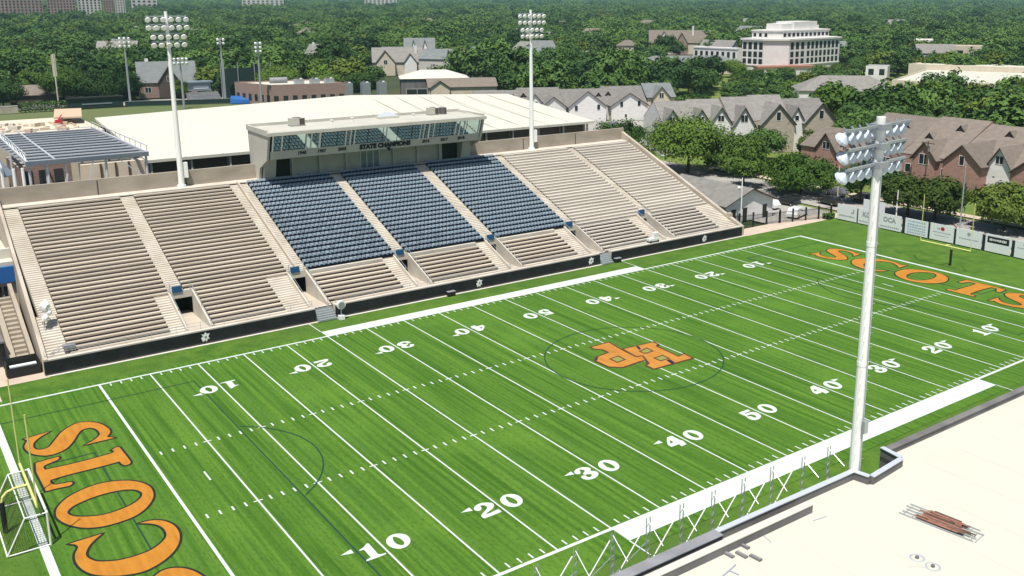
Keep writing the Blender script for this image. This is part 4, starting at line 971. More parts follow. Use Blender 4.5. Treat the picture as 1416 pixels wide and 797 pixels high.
def parapet(mb, pts, th, z0, z1, cap, capw, face):
    for (x0, y0), (x1, y1) in zip(pts, pts[1:]):
        d = Vector((x1 - x0, y1 - y0)).normalized(); nx, ny = d.y * th, -d.x * th
        mb.hexa([(x0 + nx, y0 + ny, z0), (x1 + nx, y1 + ny, z0), (x1, y1, z0), (x0, y0, z0), (x0 + nx, y0 + ny, z1), (x1 + nx, y1 + ny, z1), (x1, y1, z1), (x0, y0, z1)], face)
        e = .05; ax, ay = d.y * (th + e), -d.x * (th + e); bx, by = -d.y * e, d.x * e
        mb.hexa([(x0 + ax, y0 + ay, z1 + .002), (x1 + ax, y1 + ay, z1 + .002), (x1 + bx, y1 + by, z1 + .002), (x0 + bx, y0 + by, z1 + .002), (x0 + ax, y0 + ay, z1 + .05), (x1 + ax, y1 + ay, z1 + .05), (x1 + bx, y1 + by, z1 + .05), (x0 + bx, y0 + by, z1 + .05)], cap)
m = MB(); parapet(m, [(-60, -17.45), (14.9, -17.55)], .52, ZR - .3, 10.95, 'coping grey', .6, 'wall grey')
parapet(m, [(14.9, -17.55), (25.25, -17.6)], .22, ZR - .3, 10.95, 'coping bright', .3, 'wall grey')
for a_, b_ in zip(fl[1:4], fl[2:5]): parapet(m, [a_, b_], .2, ZR - .3, 10.951, 'coping bright', .3, 'wall grey')
parapet(m, [(28.72, -16.9), (75, -16.9)], .34, ZR - .3, 10.82, 'wall grey', .3, 'wall grey'); m.build('parapet', t)
m = MB(); m.box(-60, -18.75, ZR + .002, 20.6, -18.42, ZR + .42, 'wall grey'); m.box(-60, -18.77, ZR + .422, 20.62, -18.36, ZR + .47, 'membrane white'); m.build('roof_curb', t)
# steel outrigger frames on the field side of the parapet
for i in range(10):
    x = 5.4 + 2.13 * i + (.35 if i > 7 else 0)
    t2 = thing('steel_outrigger_frame', f'white steel lattice frame on the near parapet, {ordn(10 - i)} from the big light pole', 'steel frame', (x, -16.3, 9), 'steel lattice frames along the near parapet')
    a = MB(); y = -16.25; zt = 12.1 if i < 8 else 11.9
    for dx in (-.11, .11): a.tube((x + dx, y, 8.4), (x + dx, y, zt), .026, 'galvanised', n=5)
    for k in range(8): a.tube((x - .11, y, 8.5 + k * .45), (x + .11, y, 8.7 + k * .45), .017, 'galvanised', n=4)
    a.build('lattice_post', t2)
    a = MB(); a.tube((x, y, zt - .15), (x, -17.3, 11.15), .024, 'galvanised', n=5); a.build('stay', t2); a = MB(); a.tube((x, y, 8.6), (x, -17.5, 8.6), .03, 'white metal', n=5); a.build('foot_bar', t2)
    if i < 8: a = MB(); a.tube((x + .1, y, 9.6), (x + 1.95, y, 11.75), .034, 'white metal', n=5); a.build('brace', t2)
    if i < 3: a = MB(); a.tube((x + .1, y, 9.9), (x + 2.1, y, 10.9), .022, 'galvanised', n=5); a.build('tie', t2)
# things lying on the near roof
def q(x, y): k = (35.54 - ZR) / (35.54 - 11); return (-15.46 + (x + 15.46) * k, -46.63 + (y + 46.63) * k)
cx, cy = q(24.13, -23.8)
t = thingL('rebar_pallet', 'rusty bundles of rebar lying on thin steel rails on the cream roof', 'rebar stack', (cx, cy, ZR), R(-82))
a = MB(); rr = random.Random(3)
for k in range(5): a.bar((-1.95 + rr.uniform(-.15, .1), -.62 + k * .3, .07), (1.75 + rr.uniform(-.3, .2), -.62 + k * .3, .07), .02, .05, 'sign grey')
for x in (-1.85, -1.4, 1.2, 1.55, 1.8): a.bar((x, -.7 + rr.uniform(0, .2), .03), (x, .65 - rr.uniform(0, .4), .03), .03, .04, 'sign grey')
a.build('rail', t)
for b in range(4):
    a = MB()
    for k in range(9):
        y = -.52 + b * .3 + rr.uniform(-.14, .14); x0 = -.95 + rr.uniform(-.35, .45) + (.25 if b % 2 else 0)
        a.tube((x0, y, .14 + .04 * (k % 3)), (x0 + rr.uniform(1.2, 2.0), y + rr.uniform(-.05, .05), .14 + .04 * (k % 3)), .035, 'rebar rust' if k % 4 else 'wood pole', n=5)
    a.build('rebar_bundle', t)
for (x, y), lab in (((20.52, -24.76), 'round grey roof drain left of its twin on the cream roof'), ((20.48, -25.59), 'round grey roof drain nearest the bottom edge of the cream roof')):
    x, y = q(x, y); t = thing('roof_drain', lab, 'roof drain', (x, y, ZR))
    a = MB(); n = 20
    for k in range(n):
        a0, a1 = 2 * math.pi * k / n, 2 * math.pi * (k + 1) / n
        a.face([(x + r * math.cos(b), y + r * math.sin(b), ZR + z_) for b, r, z_ in ((a0, .30, .03), (a0, .36, .006), (a1, .36, .006), (a1, .30, .03))], 'sign grey')
        a.face([(x + r * math.cos(b), y + r * math.sin(b), ZR + z_) for b, r, z_ in ((a0, .26, .006), (a0, .30, .03), (a1, .30, .03), (a1, .26, .006))], 'sign grey')
    a.build('ring', t); a = MB(); a.tube((x, y, ZR + .002), (x, y, ZR + .1), .09, 'wall grey', n=10); a.build('strainer', t)
for i, ((x, y), ang, L_) in enumerate((((14.29, -19.85), -86, .62), ((14.62, -20.4), -84, .62), ((13.82, -19.47), -86, .62), ((14.92, -19.4), -86, .6), ((11.1, -18.98), 30, .35))):
    x, y = q(x, y); a = MB(); a.box(-L_ / 2, -.1, .0, L_ / 2, .1, .09, 'wall grey'); a.box(-L_ / 2 + .05, -.05, .09, L_ / 2 - .05, .05, .11, 'coping grey'); a.xf(Matrix.Translation((x, y, ZR)) @ Matrix.Rotation(R(ang), 4, 'Z'))
    tag(a.build('roof_block', None, (x, y, ZR)), ['dark grey block on the roof, nearest the middle of the cluster of four', 'dark grey block on the roof, closest to the bottom of the cluster of four', 'dark grey block on the roof, leftmost of the cluster of four', 'dark grey block on the roof, closest to the parapet in the cluster of four', 'small dark grey scrap block near the parapet at the bottom edge'][i], 'block', 'dark blocks lying on the cream roof')
x, y = q(12.93, -20.38); a = MB(); a.box(-.6, -.03, 0, .6, .03, .06, 'sign grey'); a.box(-.03, -.5, 0, .03, -.032, .05, 'sign grey'); a.xf(Matrix.Translation((x, y, ZR)) @ Matrix.Rotation(R(14), 4, 'Z')); tag(a.build('roof_squeegee', None, (x, y, ZR)), 'grey T-shaped tool lying on the cream roof below the dark blocks', 'tool')
for (x, y), ang, lab in (((16.3, -19.5), 75, 'thin grey rod lying on the roof right of the dark blocks'), ((19.7, -19.9), -8, 'thin grey rod lying alone on the cream roof toward the curb end')):
    x, y = q(x, y); a = MB(); a.box(-.45, -.015, 0, .45, .015, .03, 'sign grey'); a.xf(Matrix.Translation((x, y, ZR)) @ Matrix.Rotation(R(ang), 4, 'Z')); tag(a.build('metal_rod', None, (x, y, ZR)), lab, 'rod')

# ------------------------------------------------------------------ things along the grandstand
t = thing('equipment_bench', 'black covered team bench with white seat at the left end of the grandstand', 'bench', (-5.0, 56.3, 0))
a = MB(); a.box(-6.6, 55.7, 0, -3.95, 56.0, .9, 'iron'); a.box(-6.6, 57.0, 0, -3.95, 57.15, 1.6, 'iron'); a.box(-6.75, 55.7, 0, -6.6, 57.15, 1.4, 'iron'); a.box(-3.95, 55.7, 0, -3.85, 57.15, 1.4, 'iron'); a.build('shell', t)
a = MB(); a.box(-6.4, 56.02, .8, -4.1, 56.55, 1.0, 'white metal'); a.build('seat', t)
t = thing('misting_fan', 'round white fan on a stand beside the left field stairs', 'fan', (26.5, 53.4, 0))
a = MB(); a.tube((26.5, 53.4, 0), (26.5, 53.4, 1.3), .07, 'galvanised'); a.box(26.2, 53.1, 0, 26.8, 53.7, .5, 'pole white'); a.build('stand', t)
a = MB(); a.tube((26.5, 53.2, 1.75), (26.5, 53.55, 1.75), .5, 'white metal', n=16); a.build('drum', t)
a = MB(); a.tube((26.5, 53.15, 1.75), (26.5, 53.197, 1.75), .38, 'coping grey', n=14); a.build('grille', t)
t = thing('wrapped_camera', 'white tarp wrapped camera on the left stair of the grandstand', 'camera', (-2.4, 60.3, 3.3))
a = MB()
for k in range(3): an = 2 * math.pi * k / 3; a.tube((-2.3 + .7 * math.cos(an), 60.2 + .7 * math.sin(an), 3.2), (-2.3, 60.2, 4.6), .05, 'coping grey', n=6)
a.build('tripod', t)
a = MB()
for (x, y, z_, r_) in ((-2.3, 60.1, 5.3, .55), (-2.1, 60.0, 4.75, .42), (-2.4, 59.8, 4.2, .4), (-2.15, 60.4, 5.6, .35)):
    bm = bmesh.new(); bmesh.ops.create_icosphere(bm, subdivisions=2, radius=r_); rr = random.Random(int(z_ * 10))
    for v in bm.verts: v.co = v.co * rr.uniform(.82, 1.12) + Vector((x, y, z_))
    o_ = len(a.v); a.v += [tuple(v.co) for v in bm.verts]
    for f_ in bm.faces: a.f.append(tuple(o_ + v.index for v in f_.verts)); a.m.append(a.mi('white metal'))
    bm.free()
a.build('tarp_cover', t)
t = thing('rail_stand', 'small grey steel ramp frame at the bottom of the left stair', 'rail', (-1.6, 55.6, 1.3))
a = MB()
for y in (55.4, 56.1):
    a.tube((-3.0, y, 1.45), (-1.6, y, 2.3), .03, 'coping grey', n=5); a.tube((-1.6, y, 2.3), (-.7, y, 2.3), .03, 'coping grey', n=5); a.tube((-.7, y, 2.3), (-.7, y, 1.5), .03, 'coping grey', n=5)
a.build('tube_frame', t)
a = MB(); a.box(-1.7, 55.4, 1.95, -.6, 56.1, 2.25, 'coping grey'); a.build('box', t)
t = thing('equipment_cart', 'white equipment cart on the front ledge of the right lower blocks', 'cart', (75.6, 55.2, 1.5))
a = MB(); a.box(74.6, 54.75, 1.75, 76.4, 55.5, 2.1, 'white metal'); a.box(75.5, 54.8, 2.1, 76.3, 55.45, 2.9, 'white metal'); a.build('body', t)
a = MB()
for x in (74.8, 76.2): a.tube((x, 54.74, 1.68), (x, 55.5, 1.68), .17, 'tyre', n=10)
a.build('wheel', t)
for x, lab in ((41.2, 'small dark box on the turf edge below the middle lower block'), (67.9, 'small dark box beside the right field stairs')):
    t = thing('cable_box', lab, 'box', (x, 54.0, 0)); a = MB(); a.box(x - .5, 53.7, 0, x + .5, 54.2, .5, 'iron'); a.build('casing', t); a = MB(); a.box(x - .54, 53.66, .502, x + .54, 54.24, .58, 'coping grey'); a.build('lid', t)
# ------------------------------------------------------------------ left of the grandstand
t = thing('ticket_building', 'tan side building with white roof edge and blue band left of the grandstand', 'building', (-10, 74, 0))
a = MB(); a.box(-22, 72.2, 0, -3.2, 86, 5.4, 'side stucco'); a.build('wall', t)
a = MB(); a.box(-22.3, 71.8, 5.403, -3.0, 72.2, 7.15, 'blue tarp'); a.build('blue_band', t)
a = MB(); a.box(-22.3, 72.3, 7.0, -3.05, 86.2, 7.6, 'concrete pale'); a.box(-22.4, 74.0, 7.6, -3.05, 74.5, 8.7, 'membrane white'); a.build('roof', t)
for x in (-4.2, -5.0, -7.4, -8.6): a = MB(); a.box(x - .28, 72.1, 3.2, x + .28, 72.197, 4.9, 'window dark'); a.build('window', t)
t = thing('stair_ramp', 'tan concrete stair flight climbing beside the left end of the grandstand', 'stair', (-6, 62, 0))
a = MB()
a.hexa([(-6.0, 57.6, 0), (-5.5, 57.6, 0), (-5.5, 70, 0), (-6.0, 70, 0), (-6.0, 57.6, .5), (-5.5, 57.6, .5), (-5.5, 70, 5.2), (-6.0, 70, 5.2)], 'side stucco'); a.build('side_wall', t)
a = MB()
for k in range(16): a.box(-5.49, 58 + k * .72, 0, -4.3, 58.72 + k * .72, .25 + k * .28, 'side stucco')
a.build('steps', t)
a = MB(); a.hexa([(-4.29, 57.2, 0), (-3.9, 57.2, 0), (-3.9, 70.5, 0), (-4.29, 70.5, 0), (-4.29, 57.2, .8), (-3.9, 57.2, .8), (-3.9, 70.5, 5.6), (-4.29, 70.5, 5.6)], 'side stucco'); a.build('side_wall', t)
t = thing('dark_canopy', 'dark covered passage left of the tan stair flight', 'passage', (-9, 60, 0))
a = MB(); a.box(-11, 59, 2.6, -6.3, 70, 2.8, 'wall grey'); a.build('roof', t)
a = MB()
for x in (-10.8, -6.5):
    for y in (59.2, 69.8): a.box(x - .15, y - .15, 0, x + .15, y + .15, 2.6, 'dark opening')
a.build('posts', t); a = MB(); a.box(-11, 69.85, 0, -6.3, 69.95, 2.6, 'dark opening'); a.build('back_wall', t)

# steel frame under construction behind the grandstand
t = thing('steel_frame_deck', 'grey steel frame with blue metal deck under construction behind the left stand', 'steel frame', (9, 100, 0))
a = MB(); x0, x1, y0, y1, z0, z1 = 1.9, 16.3, 93.0, 141.0, 15.3, 13.6
def zd(y): return z0 + (z1 - z0) * (y - y0) / (y1 - y0)
n = 12
for i in range(n):
    ya, yb = y0 + (y1 - y0) * i / n, y0 + (y1 - y0) * (i + .36) / n
    a.hexa([(x0, ya, zd(ya) - .15), (x1, ya, zd(ya) - .15), (x1 + 2.2 * (i + .86) / n, yb, zd(yb) - .15), (x0 + 2 * (i + .86) / n, yb, zd(yb) - .15), (x0, ya, zd(ya)), (x1, ya, zd(ya)), (x1 + 2.2 * (i + .86) / n, yb, zd(yb)), (x0 + 2 * (i + .86) / n, yb, zd(yb))], 'deck steel')
a.build('metal_deck', t)
for i in range(n + 1):
    y = y0 + (y1 - y0) * i / n; a = MB(); a.bar((x0, y, zd(y) - .32), (x1 + 2.2 * i / n, y, zd(y) - .32), .25, .3, 'steel light'); a.bar((x0, y, zd(y) + .12), (x1 + 2.2 * i / n, y, zd(y) + .12), .12, .1, 'steel light'); a.build('joist', t)
for x, dx in ((x0, 2), (x1 + .15, 2.2)):
    a = MB(); a.bar((x, y0 - .3, z0 - .1), (x + dx, y1, z1 - .1), .3, .55, 'steel light'); a.bar((x, y0 - .3, z0 + 1.0), (x + dx, y1, z1 + 1.0), .1, .1, 'steel light')
    for i in range(n + 1):
        y = y0 + (y1 - y0) * i / n; xx = x + dx * i / n; a.bar((xx, y, zd(y)), (xx, y, zd(y) + 1.05), .08, .08, 'steel light')
    a.build('edge_girder', t)
a = MB(); a.bar((x0 - .2, y0 - .2, z0 - .15), (x1 + .3, y0 - .2, z0 - .15), .3, .6, 'deck steel'); a.build('front_beam', t)
for x in (2.1, 4.2, 6.4, 11.2, 16.3):
    for y in (93.2, 110):
        a = MB(); a.tube((x, y, 0), (x, y, zd(y) - .3), .17, 'steel light', n=10); a.build('column', t)
a = MB(); a.bar((5.6, 92.8, 12.2), (8.6, 92.8, 9.8), .2, .2, 'steel light'); a.bar((5.2, 92.8, 9.8), (6.4, 92.8, 13.4), .18, .18, 'steel light'); a.build('brace', t)
a = MB(); a.bar((8.2, 92.8, 9.4), (9.6, 92.8, 14.8), .16, .16, 'steel light'); a.bar((12.6, 92.8, 14.9), (15.9, 92.8, 12.0), .12, .12, 'steel light'); a.build('brace', t)
a = MB()
for i in range(9):
    p, q_ = (1.9 + .17 * i * 1.33, 93 + 5.33 * i), (1.9 + .17 * (i + 1) * 1.33, 93 + 5.33 * (i + 1)); za, zb_ = zd(p[1]), zd(q_[1])
    a.bar((p[0], p[1], za + .1), (q_[0], q_[1], zb_ + 1.05), .09, .09, 'white metal'); a.bar((p[0] + 3.2, p[1], za + .15), (q_[0] + 3.2, q_[1], zb_ + .15), .2, .2, 'steel light')
a.build('truss_web', t)
t = thing('open_steel_bay', 'second bay of pale bare steel posts and rafters at the left picture edge', 'steel frame', (-3, 100, 0))
a = MB()
for x in (-9.5, -5.5, -1.2):
    a.bar((x, 91, 15.0), (x + 3.5, 140, 14.0), .22, .45, 'steel light')
for i in range(7): a.bar((-9.5 + .6 * i, 91 + 8 * i, 15.0 - .15 * i), (-1.2 + .6 * i, 91 + 8 * i, 15.0 - .15 * i), .16, .3, 'steel light')
a.build('rafter', t)
for i, x in enumerate((-6, -4.2, -2.4, -1.1, .2, 1.2)):
    a = MB(); a.tube((x, 92, 0), (x, 92, 14.8), .2, 'white metal', n=10); a.build('column', t)
a = MB(); a.box(-9, 96, 13.2, .8, 138, 13.4, 'deck steel'); a.build('metal_deck', t)
t = thing('brick_wing', 'unfinished brick building with cream panels under the steel deck', 'building', (8, 118, 0))
a = MB(); a.box(3, 112, 0, 10, 124, 12.0, 'brick dull'); a.build('wall', t)
a = MB()
for x in (4.2, 6.2, 8.2): a.box(x - .6, 111.9, 9.2, x + .6, 111.997, 11.3, 'window dark')
a.build('window', t)
a = MB(); a.box(10.05, 104.5, 0, 18.6, 106.5, 12.6, 'stucco cream'); a.build('cream_panel', t)
a = MB()
for x in (12.6, 14.6, 16.4): a.box(x - .12, 104.3, 0, x + .12, 104.497, 12.6, 'trim dark')
a.build('panel_joint', t)
a = MB(); a.box(-12, 87.5, 0, 19, 107.5, 8.6, 'concrete'); a.build('lower_floor', t)
t = thing('construction_platform', 'cream construction platform heaped with debris beyond the steel deck', 'platform', (16, 172, 0))
a = MB(); a.box(4, 158, 0, 24, 186, 11.0, 'stucco cream'); a.build('block', t)
a = MB(); rr = random.Random(5)
for k in range(60):
    x, y = rr.uniform(5, 21), rr.uniform(159, 177); s = rr.uniform(.3, .9); M = Matrix.Translation((x, y, 11.0 + s * .25)) @ Matrix.Rotation(rr.uniform(0, 3), 4, 'Z')
    b = MB(); b.box(-s, -s * .6, -s * .25, s, s * .6, s * rr.uniform(.1, .7), 'x'); b.xf(M); o_ = len(a.v); a.v += b.v; a.f += [tuple(o_ + i for i in f) for f in b.f]; a.m += [a.mi(rr.choice(['rubble pink', 'wood form', 'stucco cream', 'concrete pale']))] * 6
a.build('debris', t)
a = MB(); a.hexa([(17.5, 172, 12.2), (22.5, 171, 12.2), (24.5, 182, 12.8), (19.5, 183, 12.8), (17.5, 172, 12.5), (22.5, 171, 12.5), (24.5, 182, 13.1), (19.5, 183, 13.1)], 'wood form'); a.build('form_panel', t)
a = MB(); a.box(17.5, 170.5, 11, 18.7, 171.3, 12.1, 'sign red'); a.tube((18.1, 170.9, 12.1), (18.9, 171.6, 13.0), .12, 'sign red'); a.build('red_machine', t)

# indoor practice hall
t = thing('practice_hall', 'huge low practice hall with a white membrane roof behind the grandstand', 'hall', (62, 130, 0))
LF, RF, RB, LB, K = (19.6, 107.5, 12.0), (105.0, 106.6, 12.0), (122.8, 166, 12.0), (24.9, 171.3, 12.0), (80, 168, 13.85)
m = MB()
MF = (56, 107.2, 12.02)
m.face([LF, MF, K, LB], 'membrane white'); m.face([MF, RF, RB, K], 'membrane white')
dn = lambda p, d=.45: (p[0], p[1], p[2] - d)
for p, q in ((LF, MF), (MF, RF), (RF, RB), (RB, K), (K, LB), (LB, LF)): m.face([dn(p), dn(q), q, p], 'membrane white')
m.build('roof', t)
m = MB()
for k in range(1, 15):
    f = k / 15; xa, xb = 19.6 + (105 - 19.6) * f, 24.9 + (122.8 - 24.9) * f; ya, yb = 107.5 - .9 * f, 171.3 - 5.3 * f
    zk = 12.0 + max(0, 1.85 * (1 - abs(xb - 80) / (55.1 if xb < 80 else 42.8)) )
    m.bar((xa, ya, 12.02), (xb, yb, zk - .02), .16, .09, 'membrane white')
m.build('roof_seams', t)
m = MB(); m.prism([(20, 109.2), (104, 108.4), (121, 164.5), (25.5, 169.5)], 0, 11.5, 'concrete wall'); m.build('wall', t)
xs = [20.3 + 5.95 * i for i in range(15)]
for i in range(14):
    a = MB(); a.hexa([(xs[i] + .25, 109.0 - .0095 * (xs[i] - 20), 9.2), (xs[i + 1] - .25, 109.0 - .0095 * (xs[i + 1] - 20), 9.2), (xs[i + 1] - .25, 109.15 - .0095 * (xs[i + 1] - 20), 9.2), (xs[i] + .25, 109.15 - .0095 * (xs[i] - 20), 9.2), (xs[i] + .25, 109.0 - .0095 * (xs[i] - 20), 11.49), (xs[i + 1] - .25, 109.0 - .0095 * (xs[i + 1] - 20), 11.49), (xs[i + 1] - .25, 109.15 - .0095 * (xs[i + 1] - 20), 11.49), (xs[i] + .25, 109.15 - .0095 * (xs[i] - 20), 11.49)], 'window brown'); a.build('window_band', t)
for x in xs: a = MB(); y = 107.9 - .01 * (x - 20); a.box(x - .14, y, 0, x + .14, y + .3, 11.55, 'membrane cream'); a.build('column', t)

# ------------------------------------------------------------------ streets and lawns
def flat(name, pts, z, mm): m = MB(); m.sheet(pts, z, mm); return struct(m.build(name))
flat('town_lawn', [(117, -80), (420, -80), (420, 330), (117, 240)], -.30, 'lawn')
flat('street', [(119.5, -80), (133, -80), (133, 150), (122, 150)], -.12, 'street concrete')
flat('side_street', [(117, 57.7), (119.4, 57.7), (121.7, 140), (104, 140), (95, 92), (95, 80)], -.16, 'street concrete')
flat('sidewalk', [(134.4, -80), (136.6, -80), (136.6, 104), (134.4, 104)], -.10, 'path pale')
flat('curb_path', [(117.05, -80), (119.2, -80), (119.2, 57), (117.05, 57)], -.08, 'path pale')
flat('driveway', [(120, 141), (150, 141), (198, 160), (194, 172), (150, 191), (110, 182), (106, 141)], -.2, 'street concrete')
flat('parking_shade_lot', [(103, 57.6), (117, 57.6), (117, 80), (109, 80), (109, 61.5), (103, 61.5)], -.05, 'street concrete')
flat('ball_field', [(-60, 190), (60, 200), (118, 240), (104, 318), (-70, 322)], -.2, 'ball field grass')
flat('gravel_track', [(60, 313), (100, 312), (98, 330), (60, 334)], -.14, 'street concrete')
flat('back_road', [(-80, 322.5), (43, 321), (60, 335), (60, 345), (-80, 334)], -.14, 'asphalt')
flat('far_lot', [(205, 205), (270, 175), (285, 190), (220, 222)], -.15, 'membrane cream')
flat('office_forecourt', [(300, 222), (345, 205), (370, 250), (330, 268)], -.15, 'street concrete')

# baseball dugout and walls
t = thing('dugout', 'long dark navy dugout at the far side of the ball field', 'dugout', (52, 312, 0))
a = MB(); a.box(43.5, 312, 0, 60.5, 315, 3.4, 'screen dark'); a.build('wall', t); a = MB(); a.box(43.2, 311.6, 3.403, 60.8, 315.4, 3.75, 'iron'); a.build('roof', t); a = MB(); a.box(47.5, 311.9, 1.3, 57, 311.996, 1.7, 'seat blue'); a.build('stripe', t)
def leafbox(label, x0, y0, x1, y1, h, mm, name, cat, seed=1):
    a = MB(); rr = random.Random(seed); area = (x1 - x0) * (y1 - y0)
    for k in range(int(220 + area * 14)):
        p = Vector((rr.uniform(x0, x1), rr.uniform(y0, y1), rr.uniform(.1, h) ** 1.0)); s = rr.uniform(.2, .45)
        u = Vector((rr.gauss(0, 1), rr.gauss(0, 1), rr.gauss(0, 1))).normalized(); v = u.orthogonal().normalized(); a.face([p - u * s, p + v * s * .7, p + u * s, p - v * s * .7], mm)
    return tag(a.build(name, None, ((x0 + x1) / 2, (y0 + y1) / 2, 0)), label, cat)
leafbox('clipped dark green hedge left of the navy dugout', 29, 311, 43, 313.4, 3.2, 'leaf dark', 'hedge', 'hedge', 2)
t = thing('outfield_wall', 'low grey outfield wall at the left edge beyond the ball field', 'wall', (0, 311, 0)); a = MB(); a.box(-60, 311, 0, 28.5, 311.5, 2.2, 'concrete'); a.build('panel', t); a = MB(); a.box(-60, 310.95, 2.203, 28.5, 311.55, 2.4, 'concrete pale'); a.build('cap', t)
t = thing('outfield_wall', 'long dark low wall of the ball field behind the white practice hall', 'wall', (80, 307, 0)); a = MB(); a.bar((61, 312, .8), (100, 300, .8), .3, 1.6, 'screen dark'); a.build('panel', t); a = MB(); a.bar((61, 312, 1.7), (100, 300, 1.7), .4, .15, 'coping grey'); a.build('cap', t)
def far_lights(label, x, y, h, w, rows):
    t = thing('field_light', label, 'light pole', (x, y, 0), 'slim light poles around the ball field')
    a = MB(); a.tube((x, y, 0), (x, y, h), .42, 'galvanised', .26, 8); a.build('pole', t)
    for r_ in range(rows):
        a = MB(); a.box(x - w, y - .12, h - .4 - 1.35 * r_, x + w, y + .12, h - .2 - 1.35 * r_, 'galvanised')
        n = max(2, int(w * 2 / 1.0))
        a.build('crossarm', t); a = MB()
        for k in range(n): xx = x - w + .4 + (2 * w - .8) * k / (n - 1); a.tube((xx, y - .15, h - .3 - 1.35 * r_), (xx, y - .75, h - .75 - 1.35 * r_), .3, 'lamp reflector', .46, 8)
        a.build('lamp_row', t)
far_lights('slim ball field light pole directly behind the dugout right end', 65.6, 325, 23.0, 1.9, 3)
far_lights('slim ball field light pole right of the dark gabled brick house', 96.2, 316, 22.3, 1.4, 2)
far_lights('slim ball field light pole in front of the brick school', 98.5, 283.4, 22.0, 1.2, 3)
far_lights('shorter light pole with a wide lamp head beside the left stadium pole', 75.7, 294.2, 17.0, 2.4, 2)
t = thing('foul_pole', 'pale broad foul pole standing left of the dugout', 'pole', (40.9, 313.9, 0)); a = MB(); a.tube((40.9, 313.9, 0), (40.9, 313.9, 18), .22, 'stucco cream'); a.build('pole', t); a = MB(); a.box(40.3, 313.8, 11, 41.5, 314.0, 18.2, 'concrete pale'); a.build('vane', t)
utility_pole('slim grey pole without lamps left of the brick school', 94.5, 309, 15, 'galvanised', False, .22)
t = thing('backstop_net', 'tall dark backstop screen behind the brick school', 'screen', (106, 322, 0)); a = MB(); a.box(97, 321, 0, 116, 321.1, 11, 'screen dark'); a.build('mesh_panel', t)
a = MB()
for x in (97, 103.3, 109.6, 116): a.tube((x, 320.8, 0), (x, 320.8, 13), .18, 'galvanised', n=6)
a.build('posts', t)
t = thing('scorers_tower', 'small blue scorers tower with seating behind the ball field', 'tower', (88, 316, 0))
a = MB(); a.box(84.5, 316, 3.6, 91.5, 320, 6.6, 'lamp housing'); a.box(85.3, 315.94, 4.4, 90.7, 315.997, 5.4, 'sign white'); a.build('cabin', t); a = MB(); a.box(83.8, 315.4, 6.603, 92.2, 320.6, 7.0, 'seat blue'); a.build('roof', t)
a = MB()
for k in range(7): a.box(82.5, 309 + k * .9, 0, 93.5, 309.9 + k * .9, .5 + .45 * k, 'coping grey')
a.build('seating', t)
t = thing('blue_tarp', 'bright blue tarp over low batting tunnels left of the brick school', 'tarp', (98, 302, 0))
a = MB(); a.hexa([(93, 300, 0), (99, 297, 0), (101, 303, 0), (95, 306, 0), (93.3, 300.3, 1.6), (98.8, 297.3, 1.2), (100.6, 302.8, 2.1), (95.2, 305.6, 2.3)], 'blue tarp'); a.build('cover', t); a = MB(); a.hexa([(99, 298.5, 0), (104.5, 295, 0), (105.5, 299, 0), (100.6, 301.5, 0), (99, 298.6, 1.0), (104.2, 295.2, 1.5), (105.3, 298.8, 2.0), (100.7, 301.3, 1.4)], 'blue tarp'); a.build('second_cover', t)

# ------------------------------------------------------------------ flat roofed buildings
def flatbld(label, pts, h, wall, roof, name='building', cat='building', wins=None, par=.5, group=None):
    x = sum(p[0] for p in pts) / len(pts); y = sum(p[1] for p in pts) / len(pts)
    t = thing(name, label, cat, (x, y, 0), group)
    m = MB(); m.prism(pts, -.3, h, wall); m.build('wall', t)
    m = MB(); inn = [(x + (p[0] - x) * .985, y + (p[1] - y) * .985) for p in pts]
    for i in range(len(pts)):
        j = (i + 1) % len(pts); m.hexa([(*pts[i], h + .002), (*pts[j], h + .002), (*inn[j], h + .002), (*inn[i], h + .002), (*pts[i], h + par), (*pts[j], h + par), (*inn[j], h + par), (*inn[i], h + par)], wall)
    m.sheet(inn, h + .05, roof); m.build('roof', t)
    if wins:
        for edge, z0, z1, n, f in wins:
            p, q = Vector(pts[edge]), Vector(pts[(edge + 1) % len(pts)]); d = (q - p); L = d.length; d.normalize(); nrm = Vector((d.y, -d.x))
            for i in range(n):
                c = p + d * (L * (i + .5) / n); w = L / n * f / 2; a = MB()
                c0, c1 = c - d * w, c + d * w
                a.hexa([(*(c0 + nrm * .01), z0), (*(c1 + nrm * .01), z0), (*c1, z0), (*c0, z0), (*(c0 + nrm * .01), z1), (*(c1 + nrm * .01), z1), (*c1, z1), (*c0, z1)], 'window dark')
                a.build('window', t)
    return t
bs = flatbld('dull red brick school wing with a pale flat roof behind the practice hall', [(97, 306), (103, 286), (128, 280), (125, 302)], 6.6, 'brick dull', 'membrane white', 'brick_building', wins=[(0, 1.0, 3.4, 6, .5), (1, 1.0, 3.2, 8, .5)])
t = thing('rooftop_tank', 'grey rounded tank on the left of the brick school roof', 'tank', (110, 298, 6.65)); a = MB(); a.tube((107, 298, 7.6), (113, 297, 7.6), 1.1, 'coping grey', n=14); a.build('shell', t); a = MB(); a.box(107.6, 297.2, 6.66, 108.2, 298.8, 7.2, 'wall grey'); a.box(111.6, 296.6, 6.66, 112.2, 298.2, 7.2, 'wall grey'); a.build('saddle', t)
